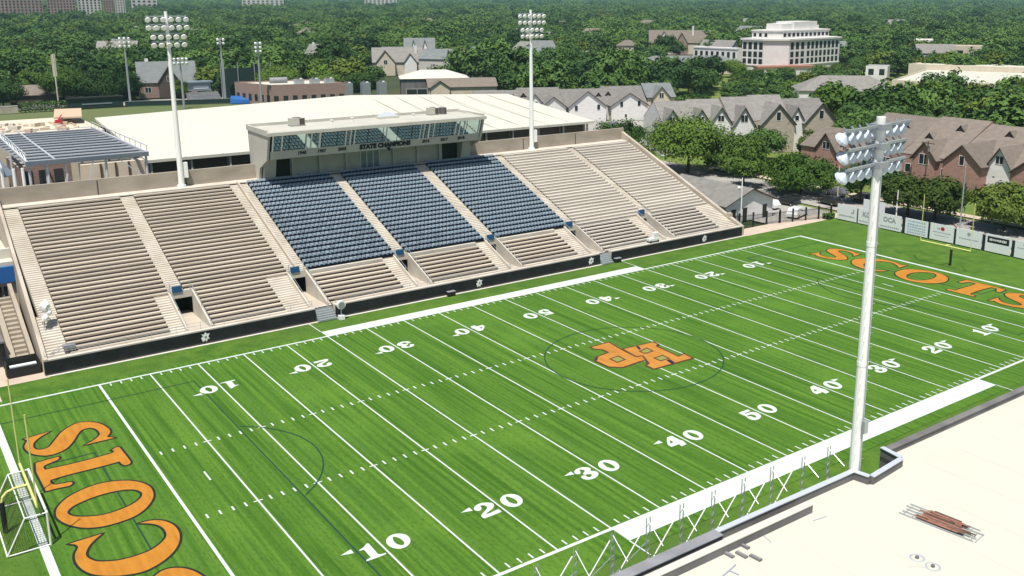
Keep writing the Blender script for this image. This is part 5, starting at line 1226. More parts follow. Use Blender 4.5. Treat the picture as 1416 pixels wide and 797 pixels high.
for k, (x, y) in enumerate(((114, 288), (119, 286), (124, 285), (131, 285), (137, 283), (143, 282))):
    t = thing('rooftop_machine', f'grey ventilation machine, {ordn(k + 1)} from the left beside the brick school wing', 'machine', (x, y, 6.6 if k < 3 else 0)); zb = 6.66 if k < 3 else 0
    hh = 1.8 if k < 3 else 6.5
    a = MB(); a.box(x - 1.6, y - 1, zb, x + 1.6, y + 1, zb + hh, 'galvanised'); a.build('casing', t); a = MB(); a.tube((x - .6, y, zb + hh), (x - .6, y, zb + hh + .5), .6, 'wall grey', n=10); a.tube((x + .8, y, zb + hh), (x + .8, y, zb + hh + .3), .5, 'white metal', n=10); a.build('fan', t)
house('white pavilion with a shallow white hipped roof behind the practice hall', 'pavilion', (155, 290, 0), R(-25), 26, 16, 6.5, 9.2, 'wall grey', 'membrane white', 'pavilion', hip=8.5, wins=[(2, .5, 22, 2.6, 5)])
house('low brown roofed house with cream gables behind the practice hall', 'house', (161, 279, 0), R(-22), 26, 11, 3.8, 6.6, 'stucco cream', 'shingle brown', gables=[(4, 7, 6.2, 2, 'stucco cream', ())])
house('steep slate roofed brick house with dark timber gable beyond the ball field', 'house', (72, 338, 0), R(-12), 20, 13, 6, 13, 'brick dull', 'shingle slate', gables=[(10.5, 7.5, 11.5, 1.5, 'trim dark', (1.4, 6.2, 8.0, 2))], wins=[(2, 2, 4, 4, 2), (15, 2, 17.5, 4, 2)], chimney=(3.5, 7, 14.2))
house('low ranch house with a brown roof left of the foul pole', 'house', (30, 340, 0), R(-8), 15, 10, 3.2, 6.2, 'trim dark', 'shingle brown')
house('low brown roofed house at the far left edge among trees', 'house', (8, 345, 0), R(-8), 13, 10, 3.2, 6.5, 'brick dull', 'shingle brown')
house('grey roofed white cottage peeking over trees above the brick school', 'house', (176, 440, 0), R(-55), 16, 14, 7.5, 13.5, 'siding white', 'shingle grey', chimney=(2, 7, 14.5))
house('big tan house with many gables, leftmost of the cluster beyond the white pavilion', 'house', (192, 392, 0), R(-25), 24, 16, 6.5, 13, 'stucco cream', 'shingle grey', gables=[(6, 9, 12, 2, 'stucco cream', (1.6, 5.5, 7.5, 2)), (18, 6, 10.5, 1.2, 'siding white', ())], chimney=(21, 5, 14))
house('big tan house with bright gables in the middle of the cluster beyond the white pavilion', 'house', (216, 384, 0), R(-25), 20, 15, 6, 12, 'stucco cream', 'shingle brown', gables=[(5, 6, 10.5, 2, 'siding white', (1.2, 5.4, 7, 2)), (12, 6.5, 11, 2.5, 'siding white', (1.2, 5.4, 7, 2))], chimney=(1, 6, 13.2))
house('grey hipped roof house, rightmost of the cluster beyond the white pavilion', 'house', (239, 386, 0), R(-28), 19, 16, 6, 12.5, 'stucco cream', 'shingle slate', hip=6)
house('tall white house with dormers behind the cluster of tan houses', 'house', (226, 425, 0), R(-30), 16, 14, 10, 16, 'siding white', 'shingle slate', gables=[(5, 3, 15, 1, 'siding white', ()), (11, 3, 15, 1, 'siding white', ())])
house('pale grey roofed house half hidden by trees left of the right stadium pole', 'house', (262, 372, 0), R(-30), 16, 13, 7, 12.5, 'siding white', 'shingle slate', hip=5)
house('white chimneyed house with a slate roof beside the right stadium pole', 'house', (283, 392, 0), R(-30), 17, 14, 8, 14.5, 'siding white', 'shingle slate', hip=3, chimney=(2, 5, 17))
flatbld('long low house with pale flat roof and brick end among trees above the gabled row', [(322, 405), (352, 383), (362, 396), (332, 418)], 6.5, 'stucco cream', 'membrane white', 'house', 'house')
house('tan square house rising behind the flat roofed brick house', 'house', (362, 412, 0), R(-36), 14, 12, 9.5, 12.5, 'stucco cream', 'shingle brown', hip=6)
house('large pale roofed manor with dark gables deep in the wood', 'house', (432, 462, 0), R(-40), 46, 20, 8, 16, 'stucco cream', 'shingle brown', gables=[(10, 9, 15.5, 2, 'siding white', ()), (22, 8, 14.5, 2, 'brick dull', ())], chimney=(30, 6, 19))
house('long hall with a blue grey roof between the gabled row and the office building', 'hall', (303, 322, 0), R(-33), 52, 20, 5.2, 8.6, 'stucco cream', 'shingle slate', hip=9)
house('grey hipped roof building in front of the beige school', 'house', (250, 176, 0), R(-42), 34, 18, 5.5, 10, 'siding white', 'shingle grey', hip=9)
flatbld('long beige school building with a wide flat cream roof', [(303, 176), (322, 140), (392, 150), (372, 206)], 6.2, 'stucco cream', 'membrane cream', 'school', 'school', wins=[(3, 1.5, 3.8, 7, .4), (0, 1.5, 3.8, 6, .4)])
flatbld('raised back block of the beige school with a pale flat roof', [(366, 212), (385, 168), (420, 180), (402, 222)], 8.2, 'stucco cream', 'membrane white', 'school', 'school')
flatbld('flat pink roofed building at the right picture edge', [(352, 128), (372, 100), (410, 118), (388, 145)], 7, 'brick dull', 'path pale', 'building', 'building')
flatbld('small white pavilion with arched dark openings left of the beige school', [(357, 228), (362, 220), (371, 225), (366, 233)], 6.8, 'office stone', 'shingle slate', 'pavilion', 'pavilion', wins=[(0, 3.2, 6.0, 2, .5), (3, 3.2, 6.0, 2, .5)])
flatbld('slim tan house with a pink roof deep in the wood on the right', [(478, 262), (487, 246), (500, 254), (491, 270)], 11.5, 'stucco cream', 'path pale', 'house', 'house', wins=[(0, 6.5, 9.5, 2, .4)])
flatbld('small pale outbuilding with flat roof between trees left of the tan house', [(560, 345), (570, 333), (586, 344), (577, 357)], 10.5, 'siding white', 'membrane white', 'house', 'house')

# office block
t = thingL('office_building', 'pale four storey office building with rows of dark windows and stepped top', 'building', (357, 280, 0), R(8))
cham = 9
def obox(m, x0, y0, x1, y1, z0, z1, c, mm): m.prism([(x0 + c, y0), (x1, y0), (x1, y1), (x0, y1), (x0, y0 + c)], z0, z1, mm)
m = MB(); obox(m, 0, 0, 58, 22, 0, 16.6, cham, 'office stone'); m.build('wall', t)
m = MB(); obox(m, -.7, -.7, 58.7, 22.7, 16.603, 17.5, cham, 'office stone'); obox(m, -.3, -.3, 58.3, 22.3, 4.0, 4.4, cham + .1, 'office stone'); m.build('cornice', t)
m = MB(); obox(m, 4, 4, 53, 19, 17.503, 21.0, 5, 'office stone'); obox(m, 3.6, 3.6, 53.4, 19.4, 21.003, 21.6, 5, 'office stone'); m.build('setback_storey', t)
m = MB(); m.box(12, 7, 21.6, 22, 16, 24.6, 'office stone'); m.box(22.02, 6, 21.6, 44, 17, 25.6, 'office stone'); m.box(44.02, 8, 21.6, 49, 15, 23.6, 'office stone'); m.build('plant_room', t)
def owin(p, q, n, z0, z1, f):
    p, q = Vector(p), Vector(q); d = q - p; L = d.length; d.normalize(); nr = Vector((d.y, -d.x))
    for i in range(n):
        c = p + d * (L * (i + .5) / n); w = L / n * f / 2; c0, c1 = c - d * w, c + d * w; a = MB()
        a.hexa([(*(c0 + nr * .02), z0), (*(c1 + nr * .02), z0), (*(c1 - nr * .1), z0), (*(c0 - nr * .1), z0), (*(c0 + nr * .02), z1), (*(c1 + nr * .02), z1), (*(c1 - nr * .1), z1), (*(c0 - nr * .1), z1)], 'dark opening'); a.build('window', t)
for z0, z1 in ((12.0, 15.6), (8.2, 11.0), (4.8, 7.4)):
    owin((0, 22), (0, cham), 4, z0, z1, .66); owin((cham + .5, 0), (24, 0), 3, z0, z1, .6); owin((25, 0), (57, 0), 8, z0, z1, .6)
owin((9, 4), (53, 4), 11, 18.2, 20.0, .6); owin((4, 19), (4, 9), 3, 18.2, 20.0, .5)
m = MB(); m.prism([(-4, 22.1), (-.01, 22.1), (-.01, 50), (-4, 50)], 0, 11.8, 'office stone'); m.prism([(-4.3, 21.9), (.3, 22.4), (.3, 50.3), (-4.3, 50.3)], 11.803, 12.5, 'office stone'); m.build('side_wing', t)
owin((-4, 50), (-4, 22.3), 8, 7.2, 10.4, .5)
m = MB(); m.prism([(-14, 2), (14, -12), (20, -5), (-8, 9)], 0, 3.6, 'office stone'); m.build('porch', t); m = MB(); m.prism([(-14.6, 2), (14, -12.6), (20.6, -5), (-8, 9.6)], 3.603, 4.6, 'rebar rust'); m.build('porch_roof', t)

# far high-rises along the horizon
CAMX, CAMY = -15.46, -46.63
def pol(az, d): return (CAMX + d * math.sin(R(az)), CAMY + d * math.cos(R(az)))
def tower(label, az0, az1, d, h, dep, wall, nf, nw, f=.5, name='tower_block'):
    p, q = Vector(pol(az0, d)), Vector(pol(az1, d)); e = (q - p).normalized(); b = Vector((-e.y, e.x)) * dep
    pts = [tuple(p), tuple(q), tuple(q + b), tuple(p + b)]; c = (p + q) / 2
    t = thing(name, label, 'tower block', (c.x, c.y, 0), 'distant tower blocks on the horizon')
    m = MB(); m.prism(pts, 0, h, wall); m.build('wall', t)
    m = MB(); pp = p + e * 3 + b * .3; qq = p + e * ((q - p).length * .4) + b * .3; m.prism([tuple(pp), tuple(qq), tuple(qq + b * .4), tuple(pp + b * .4)], h + .01, h + 4, wall); m.build('plant_room', t)
    L = (q - p).length; nr = Vector((e.y, -e.x))
    m = MB()
    for k in range(nf):
        z0 = 14 + (h - 16) * k / nf
        for i in range(nw):
            w = L / nw * f / 2; cc = p + e * (L * (i + .5) / nw); c0, c1 = cc - e * w + nr * .25, cc + e * w + nr * .25
            m.face([(*c0, z0), (*c1, z0), (*c1, z0 + (h - 16) / nf * .55), (*c0, z0 + (h - 16) / nf * .55)], 'window dark')
    m.build('windows', t)
tower('wide red brown apartment tower at the far left of the horizon', 6.0, 8.7, 1500, 50, 30, 'brick tower', 9, 16)
tower('red brown apartment tower, second from the left on the horizon', 8.9, 10.2, 1520, 47, 30, 'brick tower', 8, 9)
tower('cream stone tower standing between the red brown towers', 10.3, 11.4, 1480, 40, 24, 'tower pale', 7, 6)
tower('narrow red brown tower right of the cream tower', 11.5, 12.0, 1560, 46, 24, 'brick tower', 8, 4)
tower('pale narrow tower at the right end of the left tower group', 12.05, 12.55, 1500, 44, 24, 'tower pale', 8, 4)
tower('white flat topped tower with broad eaves left of the left stadium pole', 12.85, 14.1, 1900, 46, 26, 'tower pale', 5, 5)
tower('white wide tower on the horizon above the brick school', 18.4, 20.6, 2300, 43, 30, 'tower pale', 6, 9)
tower('pale tower on the horizon right of the wide white one', 25.0, 26.8, 2600, 43, 30, 'tower pale', 6, 8)
m = 0

# ------------------------------------------------------------------ rows of gabled houses
aT = math.atan2(-.40, .92)
def row(o, s, labs, **k): pass
dT = Vector((math.cos(aT), math.sin(aT)))
b1 = Vector((148.5, 195.2))
labs1 = ['white gabled row house at the left end of the upper row', 'white row house with a double gable, second from the left in the upper row', 'white gabled row house with two narrow windows, third from the left in the upper row', 'white gabled row house by the driveway, fourth from the left in the upper row']
for i, lab in enumerate(labs1):
    p = b1 + dT * (-15 + 13.4 * i)
    house(lab, 'row house', (p.x + .4 * (i % 2), p.y + .9 * (i % 2), -.2), aT, 13.4, 15, 4.6, 9.0 + .55 * (i % 2), 'siding white', 'shingle grey', 'row_house', 'grey roofed row houses of the upper row',
          gables=[(6.6, 11.6, 8.3 + .4 * (i % 3), 1.8 + .5 * i, 'siding white', ((-3.6, .9, 3.4, 5.0, 1), (3.4, .9, 3.6, 5.2, 1)) if i != 3 else ((-2.6, .9, 4.2, 5.8, 1), (3.0, .9, 4.4, 6.0, 1), (-1.2, .7, 1.0, 2.0, 1)))] if i != 1 else [(4.2, 7.6, 8.3, 1.0, 'siding white', (1.6, 4.8, 6.2, 2, 4.2)), (9.6, 7.6, 7.6, 3.0, 'siding white', ())],
          dormers=[(11.6, 4.6)] if i % 2 == 0 else [(1.5, 4.4)], ov=.01)
p = b1 + dT * 41
house('pinkish gabled row house at the right end of the upper row', 'row house', (p.x, p.y + 4, -.2), aT, 9, 12, 6.5, 10.2, 'stucco cream', 'shingle slate', 'row_house', 'grey roofed row houses of the upper row', gables=[(4.2, 5.5, 9.6, 1.2, 'stucco cream', (1.4, 6.2, 7.8, 2))])
b2 = Vector((138, 122.5))
labs2 = ['row house with one white gable at the left end of the middle row', 'row house with a pair of white gables, second from the left in the middle row', 'row house with one tall white gable, third from the left in the middle row', 'stone gabled row house on the right of the middle row', 'stone gabled row house at the right end of the middle row']
G2 = [[(2.1, 5.0, 10.8, .8, 'siding white', (1.4, 8.0, 9.2, 2, 7.2))],
      [(1.2, 4.6, 10.6, .6, 'siding white', (1.3, 7.8, 9.0, 2, 7.4)), (6.1, 6.0, 11.0, .9, 'siding white', (1.5, 7.8, 9.2, 2, 7.0))],
      [(3.1, 5.4, 11.0, .9, 'siding white', (1.7, 7.6, 9.2, 2, 6.8))],
      [(4.4, 8.6, 11.6, 2.2, 'stone beige', (1.1, 7.8, 9.8, 1, 7.0))],
      [(.6, 4.0, 10.8, .9, 'siding white', (1.0, 7.6, 8.8, 1, 7.4)), (6.6, 8.4, 11.7, 1.8, 'stone beige', (1.1, 8.0, 10.0, 1, 7.2))]]
xo = 0
for i, (lab, wd) in enumerate(zip(labs2, (8.6, 8.6, 7.4, 8.8, 10.4))):
    p = b2 + dT * xo; xo += wd
    house(lab, 'row house', (p.x + .3 * (i % 2), p.y + .8 * (i % 2), -.2), aT, wd, 15, 7.6, 12.0 + (.7 if i in (2, 3) else 0) + .25 * (i % 2), 'siding white' if i == 0 else 'stone beige', 'shingle grey', 'row_house', 'grey roofed row houses of the middle row', gables=G2[i], wins=[(wd * .5 - .6, 3.4, wd * .5 + .6, 5.2, 2)] + ([(wd - 2.4, 4.0, wd - .6, 5.8, 2)] if i == 2 else []), dormers=[(wd * .6, 3.8)] if i in (2, 3) else [], ov=.01)
# brown roofed brick row along the street: fronts face -x
aB = -math.pi / 2
labsB = ['low brick wing with brown roof at the left end of the brick row', 'brick row house behind the near light pole, with paired windows', 'brick row house with a small front gable behind the wooden utility pole', 'brick row house with a tall plain brick gable by the grey metal pole', 'brick row house at the right end of the brick row']
def bh(lab, y, w, d, he, hr, x=152.0, **k): house(lab, 'row house', (x, y, -.2), aB, w, d, he, hr, 'brick red', 'shingle brown', 'row_house', 'brown roofed brick row houses', ov=k.pop('ov', .01), **k)
bh(labsB[0], 94, 13.5, 14, 4.6, 8.2, gables=[(7.6, 5.4, 8.0, 1.0, 'brick red', (1.7, 4.7, 6.2, 2))], x=154, ov=.3)
bh(labsB[1], 80.5, 13.5, 27, 6.4, 12.2, gables=[(1.8, 3.4, 8.4, 1.0, 'brick red', (1.6, 4, 5.8, 2))], wins=[(4.4, 2.6, 6.6, 5.0, 2), (9.0, 2.6, 11.2, 5.0, 2)], dormers=[(4.5, 5.5), (8.5, 9.5)])
bh(labsB[2], 67.0, 11.0, 27, 6.2, 12.6, gables=[(6.0, 5.0, 9.2, 1.2, 'brick red', (2.0, 5.0, 6.9, 2))], wins=[(1.2, 2.8, 2.4, 4.4, 1), (9.2, 2.8, 10.4, 4.4, 1)], dormers=[(2.5, 6.5), (7.0, 10.0)])
bh(labsB[3], 56.0, 13.0, 27, 6.4, 12.1, gables=[(4.2, 7.6, 9.8, 3.2, 'brick red', (.9, 6.2, 7.9, 1)), (10.2, 4.6, 9.8, .8, 'siding white', (1.4, 7.0, 8.4, 2, 6.4))], wins=[(9.4, 1.0, 11.6, 3.6, 2)], dormers=[(6.0, 10.5), (11, 8.0)])
bh(labsB[4], 43.0, 14.0, 27, 6.4, 12.7, gables=[(5.6, 9.0, 10.0, 3.2, 'brick red', (1.3, 6.0, 8.2, 1))], wins=[(11, 2, 13, 4, 2)], dormers=[(3, 9.5)])
bh('brick row house beyond the right picture edge', 29.0, 14.0, 27, 5.4, 12.4, gables=[(5.6, 9.0, 10.0, 3.2, 'brick red', (1.3, 6.0, 8.2, 1))])
# ------------------------------------------------------------------ trees
def crown_mesh(name, seed, rx, rz, zc, ncl, per, leaf, mm, top=1.0, droop=.0):
    """leaf clumps spread through an uneven crown; each leaf spray is a small folded face"""
    r = random.Random(seed); a = MB(); k = a.mi(mm)
    lobes = [(Vector((0, 0, zc)), 1.0)]
    for i in range(r.randint(5, 7)):
        an = 2 * math.pi * i / 6 + r.uniform(-.4, .4); d = r.uniform(.38, .62); lobes.append((Vector((rx * d * math.cos(an), rx * d * math.sin(an), zc + rz * r.uniform(-.35, .35))), r.uniform(.42, .62)))
    cl = []
    while len(cl) < ncl:
        c, s = r.choice(lobes) if r.random() < .75 else lobes[0]
        v = Vector((r.gauss(0, 1), r.gauss(0, 1), r.gauss(0, 1))).normalized() * (r.uniform(.55, 1.0) ** .6)
        if v.z < -.55: continue
        p = c + Vector((v.x * rx * s, v.y * rx * s, v.z * rz * s * (top if v.z > 0 else .8)))
        cl.append((p, v))
    for p, v in cl:
        cr = rx * r.uniform(.14, .26)
        for i in range(per):
            w = Vector((r.gauss(0, .6), r.gauss(0, .6), r.gauss(0, .45)))
            q = p + w * cr; nrm = (v * .7 + w * .6 + Vector((0, 0, .55)) + Vector((r.gauss(0, .5), r.gauss(0, .5), r.gauss(0, .5)))).normalized()
            u = nrm.orthogonal().normalized(); u.rotate(Matrix.Rotation(r.uniform(0, 6.28), 3, nrm)); t = nrm.cross(u); s = leaf * r.uniform(.6, 1.3)
            n = len(a.v); a.v += [tuple(q - u * s), tuple(q + t * s * .6 + nrm * s * .15), tuple(q + u * s), tuple(q - t * s * .6 + nrm * s * .15)]
            a.f.append((n, n + 1, n + 2, n + 3)); a.m.append(k)
    return a
def trunk_mesh(seed, h, zc, rx, rad):
    r = random.Random(seed); a = MB(); p = Vector((0, 0, -.4)); q = Vector((r.uniform(-.2, .2), r.uniform(-.2, .2), h * .28))
    a.tube(p, q, rad, 'bark', rad * .75, 8); top = Vector((q.x * 1.3, q.y * 1.3, zc)); a.tube(q, top, rad * .74, 'bark', rad * .35, 7)
    for i in range(6):
        an = i * 1.05 + r.uniform(-.3, .3); s = q.lerp(top, r.uniform(0, .5)); e = Vector((rx * .6 * math.cos(an), rx * .6 * math.sin(an), zc + r.uniform(-.5, 1.2)))
        m_ = s.lerp(e, .5) + Vector((0, 0, .4)); a.tube(s, m_, rad * .42, 'bark', rad * .28, 6); a.tube(m_, e, rad * .28, 'bark', rad * .08, 5)
    return a
def tree_proto(name, label, seed, H, rx, mm, ncl, per, leaf, squat=1., rad=.26):
    """local prototype: crown between about .3 H and H"""
    zc = H * (.60 if squat >= 1 else .57); rz = (H - zc)
    t = thingL(name, label, 'tree')
    c = crown_mesh('crown', seed, rx, rz, zc, ncl, per, leaf, mm, 1.0).build('crown', t)
    k = trunk_mesh(seed + 1, H, zc, rx, rad).build('trunk', t)
    return t
NEAR = [  # x, y, height, crown radius, leaf, label
    (127.0, 102.0, 11.6, 8.8, 'leaf mid', 'largest olive green tree standing just behind the right end of the grandstand'),
    (121.0, 118.5, 9.6, 6.4, 'leaf bright', 'bright green tree behind the top right corner of the grandstand, left of the largest tree'),
    (133.5, 93.0, 8.4, 5.2, 'leaf mid', 'green tree with thin crown close behind the largest tree, toward the hut'),
    (127.3, 71.6, 7.0, 6.4, 'leaf bright', 'broad bright green street tree shading the parked cars beside the hut'),
    (124.0, 83.0, 7.0, 4.0, 'leaf mid', 'small green street tree between the hut roof and the broad street tree'),
    (133.0, 79.5, 6.2, 4.2, 'leaf bright', 'bright green street tree on the far side behind the broad street tree'),
    (150.5, 102.5, 7.4, 4.9, 'leaf dark', 'round dark green tree before the stone gable of the middle row'),
    (160.5, 97.0, 7.0, 2.8, 'leaf olive', 'reddish olive small tree between the stone gables of the middle row'),
    (129.3, 59.4, 7.8, 3.1, 'leaf dark', 'narrow dark green tree left of the near light pole by the street'),
    (127.6, 48.2, 7.0, 4.6, 'leaf olive', 'olive green street tree behind the pale blue sign board'),
    (128.2, 43.4, 7.2, 4.9, 'leaf olive', 'spreading olive street tree behind the red emblem sign board'),
    (130.6, 32.4, 7.4, 5.0, 'leaf olive', 'olive green street tree behind the black banner sign board'),
    (134.5, 27.0, 8.6, 5.4, 'leaf mid', 'green street tree at the right picture edge behind the sign boards'),
    (141.0, 36.5, 5.2, 3.0, 'leaf dark', 'low dark tree in front of the rightmost brick gable'),
    (143.5, 63.0, 4.0, 2.6, 'leaf dark', 'low dark bush tree against the front of the brick row'),
    (176.0, 97.0, 9.0, 5.0, 'leaf dark', 'dark tree between the middle row and the brick row'),
    (187.0, 92.0, 10.5, 6.0, 'leaf dark', 'big dark tree behind the left end of the brick row'),
    (183.0, 106.0, 9.0, 4.4, 'leaf mid', 'green tree touching the right end gable of the middle row'),
    (146.5, 88.5, 3.6, 2.4, 'leaf mid', 'small green tree in front of the low brick wing'),
    (138.5, 98.5, 6.5, 3.6, 'leaf mid', 'small green tree on the verge between the largest tree and the stone gable'),
    (27.0, 333.0, 9.5, 6.0, 'leaf dark', 'dark round tree beside the brown ranch house left of the foul pole'),
    (14.5, 330.0, 8.0, 5.0, 'leaf dark', 'low dark tree at the far left edge beyond the ball field'),
    (47.0, 336.0, 12.5, 7.5, 'leaf bright', 'yellow green tree just right of the foul pole'),
    (57.0, 333.0, 11.5, 7.5, 'leaf dark', 'broad dark tree behind the navy dugout'),
    (66.5, 335.0, 10.5, 6.0, 'leaf dark', 'dark tree left of the steep gabled brick house'),
    (85.0, 331.0, 6.5, 3.6, 'leaf olive', 'small olive tree before the steep gabled brick house'),
    (117.0, 317.0, 11.5, 7.5, 'leaf mid', 'wide green tree behind the roof of the brick school wing'),
    (131.0, 303.0, 9.5, 6.5, 'leaf mid', 'green tree behind the right end of the brick school wing'),
    (143.0, 297.0, 9.5, 6.0, 'leaf dark', 'dark green tree left of the white pavilion'),
    (372.0, 254.0, 6.5, 5.0, 'leaf olive', 'olive tree right of the office building porch'),
    (396.0, 258.0, 9.0, 6.5, 'leaf dark', 'dark tree before the right half of the office building'),
    (330.0, 284.0, 8.5, 6.0, 'leaf mid', 'green tree before the left wing of the office building'),
    (-6.5, 88.0, 7.5, 2.6, 'leaf mid', 'slim green tree in the gap left of the grandstand rear corner'),
    (116.5, 108.0, 6.5, 3.8, 'leaf bright', 'low bright green tree right behind the grandstand side wall'),
]
for i, (x, y, H, rx, lm, lab) in enumerate(NEAR):
    big = rx > 4.5
    t = tree_proto('shade_tree', lab, 100 + i * 7, H, rx, lm, (190 if rx > 7 else 130) if big else 80, 85 if big else 70, .30 if big else .26, .8, .2 + rx * .02)
    t.location = (x, y, -.15)

PR = []
for i, (nm, lm, H, rx) in enumerate((('oak_tree', 'leaf far', 11.0, 5.4), ('oak_tree', 'leaf dark', 12.0, 6.0), ('elm_tree', 'leaf mid', 10.0, 5.0), ('elm_tree', 'leaf far', 12.5, 5.2), ('ash_tree', 'leaf olive', 10.0, 5.0), ('ash_tree', 'leaf bright', 9.5, 4.8), ('oak_tree', 'leaf far', 10.5, 6.2))):
    t = tree_proto('shade_tree', '', 500 + 11 * i, H, rx, lm, 70, 36, .52, 1., .3); PR.append(t)
KIND = ['broad dark green', 'big dark green', 'mid green', 'tall dark green', 'olive green', 'bright green', 'wide deep green']

def inside(p, poly):
    x, y = p; c = False
    for i in range(len(poly)):
        (x1, y1), (x2, y2) = poly[i - 1], poly[i]
        if (y1 > y) != (y2 > y) and x < (x2 - x1) * (y - y1) / (y2 - y1) + x1: c = not c
    return c
BARE = [[(-300, -200), (118, -200), (118, 112), (-300, 112)], [(-10, 86), (112, 100), (130, 172), (20, 196)],
        [(-150, 100), (20, 100), (30, 190), (128, 180), (130, 262), (150, 268), (192, 262), (196, 276), (182, 312), (100, 328), (60, 336), (-150, 336)],
        [(104, 140), (150, 132), (200, 150), (216, 170), (206, 190), (150, 216), (128, 220), (112, 200)],
        [(112, 80), (118, -90), (182, -90), (182, 100), (196, 104), (205, 124), (200, 155), (150, 150), (116, 150)],
        [(205, 205), (270, 175), (285, 190), (220, 222)]]
SIGHT = [(386, 292, 36, 58), (365, 335, 26, 34), (350, 165, 46, 80), (262, 172, 18, 24), (322, 310, 26, 56), (448, 458, 22, 80), (215, 392, 32, 72), (165, 290, 20, 110), (172, 278, 20, 90),
         (82, 342, 12, 40), (183, 447, 10, 84), (340, 400, 19, 64), (488, 258, 8, 66), (572, 345, 8, 60), (268, 374, 9, 44), (289, 392, 9, 50), (366, 414, 8, 36), (230, 430, 9, 40), (365, 228, 8, 48), (37, 342, 12, 60), (14, 346, 12, 60), (114, 300, 16, 50), (185, 178, 14, 20), (380, 122, 24, 90)]
# roofs that peek out of the canopy farther away get a small clearing as well
far_roofs = []
rr = random.Random(21)
for k in range(26):
    d = rr.uniform(480, 1150); az = rr.uniform(9, 60); x, y = pol(az, d); far_roofs.append((x, y)); SIGHT.append((x, y, 7, 34 + d * .035))
def free(x, y, r_):
    for P in BARE:
        if inside((x, y), P): return False
    for bx, by, hw, D in SIGHT:
        ux, uy = CAMX - bx, CAMY - by; l = math.hypot(ux, uy); ux /= l; uy /= l
        al = (x - bx) * ux + (y - by) * uy; la = abs((x - bx) * uy - (y - by) * ux)
        if -hw * .9 < al < D and la < hw + r_ * .4: return False
    return True
def hz(r_):
    """height of the low ridge beyond the town"""
    if r_ < 3000: return 0.
    t = min(1., (r_ - 3000) / 3200); return 68 * t * t * (3 - 2 * t)
spots = []
d = 150.
while d < 5600:
    s = 9.6 + d / 160; n = int(d * R(66) / s)
    for i in range(n):
        az = 3.5 + 63 * (i + rr.uniform(.1, .9)) / n; dd = d + rr.uniform(-.45, .45) * s; x, y = pol(az, dd)
        sc = rr.uniform(.85, 1.62) * (1 + max(0, dd - 600) / 1700)
        if rr.random() < .07 and dd < 1500: continue
        ux, uy = CAMX - 386, CAMY - 292; l_ = math.hypot(ux, uy); al = ((x - 386) * ux + (y - 292) * uy) / l_; la = abs((x - 386) * uy - (y - 292) * ux) / l_
        if 0 < al < 230 and la < 36: sc = min(sc, rr.uniform(.62, .8))     # younger, lower trees line the road up to the office building
        if free(x, y, 4): spots.append((dd, x, y, sc, rr.uniform(0, 6.28), rr.choice([0, 0, 1, 1, 2, 3, 3, 4, 5, 6, 6]), az))
    d += s * .86
spots.sort()
def zone(az, dd, x, y):
    if az < 22: return 'in the wood beyond the ball field'
    if az < 36: return 'in the wood behind the white practice hall'
    if az < 46: return 'in the wood above the grey gabled row houses'
    if az < 53: return 'in the wood around the pale office building'
    return 'in the dense wood behind the brown roofed brick row'
NIND = 300 - len(NEAR)
usedp = [False] * 7
for dd, x, y, sc, rz, k, az in spots[:NIND]:
    lab = f'{KIND[k]} tree {zone(az, dd, x, y)}'; grp = f'{KIND[k]} trees {zone(az, dd, x, y)}'
    if not usedp[k]:
        usedp[k] = True; t = PR[k]; t.location = (x, y, -.3); t.rotation_euler = (0, 0, rz); t.scale = (sc, sc, sc * .9); t['label'] = lab; t['group'] = grp
    else: copy_tree(PR[k], (x, y, -.3), rz, (sc, sc, sc * rr.uniform(.72, 1.1)), lab, grp)
rest_t = spots[NIND:]
print('trees', len(spots))
me = bpy.data.meshes.new('woodland'); me.from_pydata([(x, y, -.6 + hz(dd) - (1.2 if dd > 900 else 0)) for dd, x, y, sc, rz, k, az in rest_t], [], [])
for nm, ix, ty in (('sc', 3, 'FLOAT'), ('rz', 4, 'FLOAT'), ('kd', 5, 'INT')):
    at = me.attributes.new(nm, ty, 'POINT'); at.data.foreach_set('value', [s[ix] for s in rest_t])
wo = bpy.data.objects.new('woodland', me); C.objects.link(wo)
tag(wo, 'dense dark green woodland covering the town to the horizon', 'woodland', None, 'stuff')
ng = bpy.data.node_groups.new('woodland', 'GeometryNodeTree')
ng.interface.new_socket('Geometry', in_out='INPUT', socket_type='NodeSocketGeometry'); ng.interface.new_socket('Geometry', in_out='OUTPUT', socket_type='NodeSocketGeometry')
N, L = ng.nodes, ng.links
gi, go = N.new('NodeGroupInput'), N.new('NodeGroupOutput')
iop = N.new('GeometryNodeInstanceOnPoints'); iop.inputs['Pick Instance'].default_value = True
jn = N.new('GeometryNodeJoinGeometry')
for k in range(7):
    oi = N.new('GeometryNodeObjectInfo'); oi.inputs['As Instance'].default_value = True
    oi.inputs['Object'].default_value = [c for c in PR[k].children if c.name.startswith('crown')][0]; L.new(oi.outputs['Geometry'], jn.inputs[0])
def attr(nm, ty):
    n = N.new('GeometryNodeInputNamedAttribute'); n.data_type = ty; n.inputs['Name'].default_value = nm; return n.outputs['Attribute']
cb = N.new('ShaderNodeCombineXYZ'); L.new(attr('rz', 'FLOAT'), cb.inputs['Z'])
L.new(gi.outputs[0], iop.inputs['Points']); L.new(jn.outputs[0], iop.inputs['Instance']); L.new(attr('kd', 'INT'), iop.inputs['Instance Index'])
L.new(cb.outputs[0], iop.inputs['Rotation']); sv = N.new('ShaderNodeVectorMath'); sv.operation = 'MULTIPLY'; sv.inputs[1].default_value = (1, 1, .92); L.new(attr('sc', 'FLOAT'), sv.inputs[0]); L.new(sv.outputs[0], iop.inputs['Scale']); L.new(iop.outputs[0], go.inputs[0])
md = wo.modifiers.new('woodland', 'NODES'); md.node_group = ng

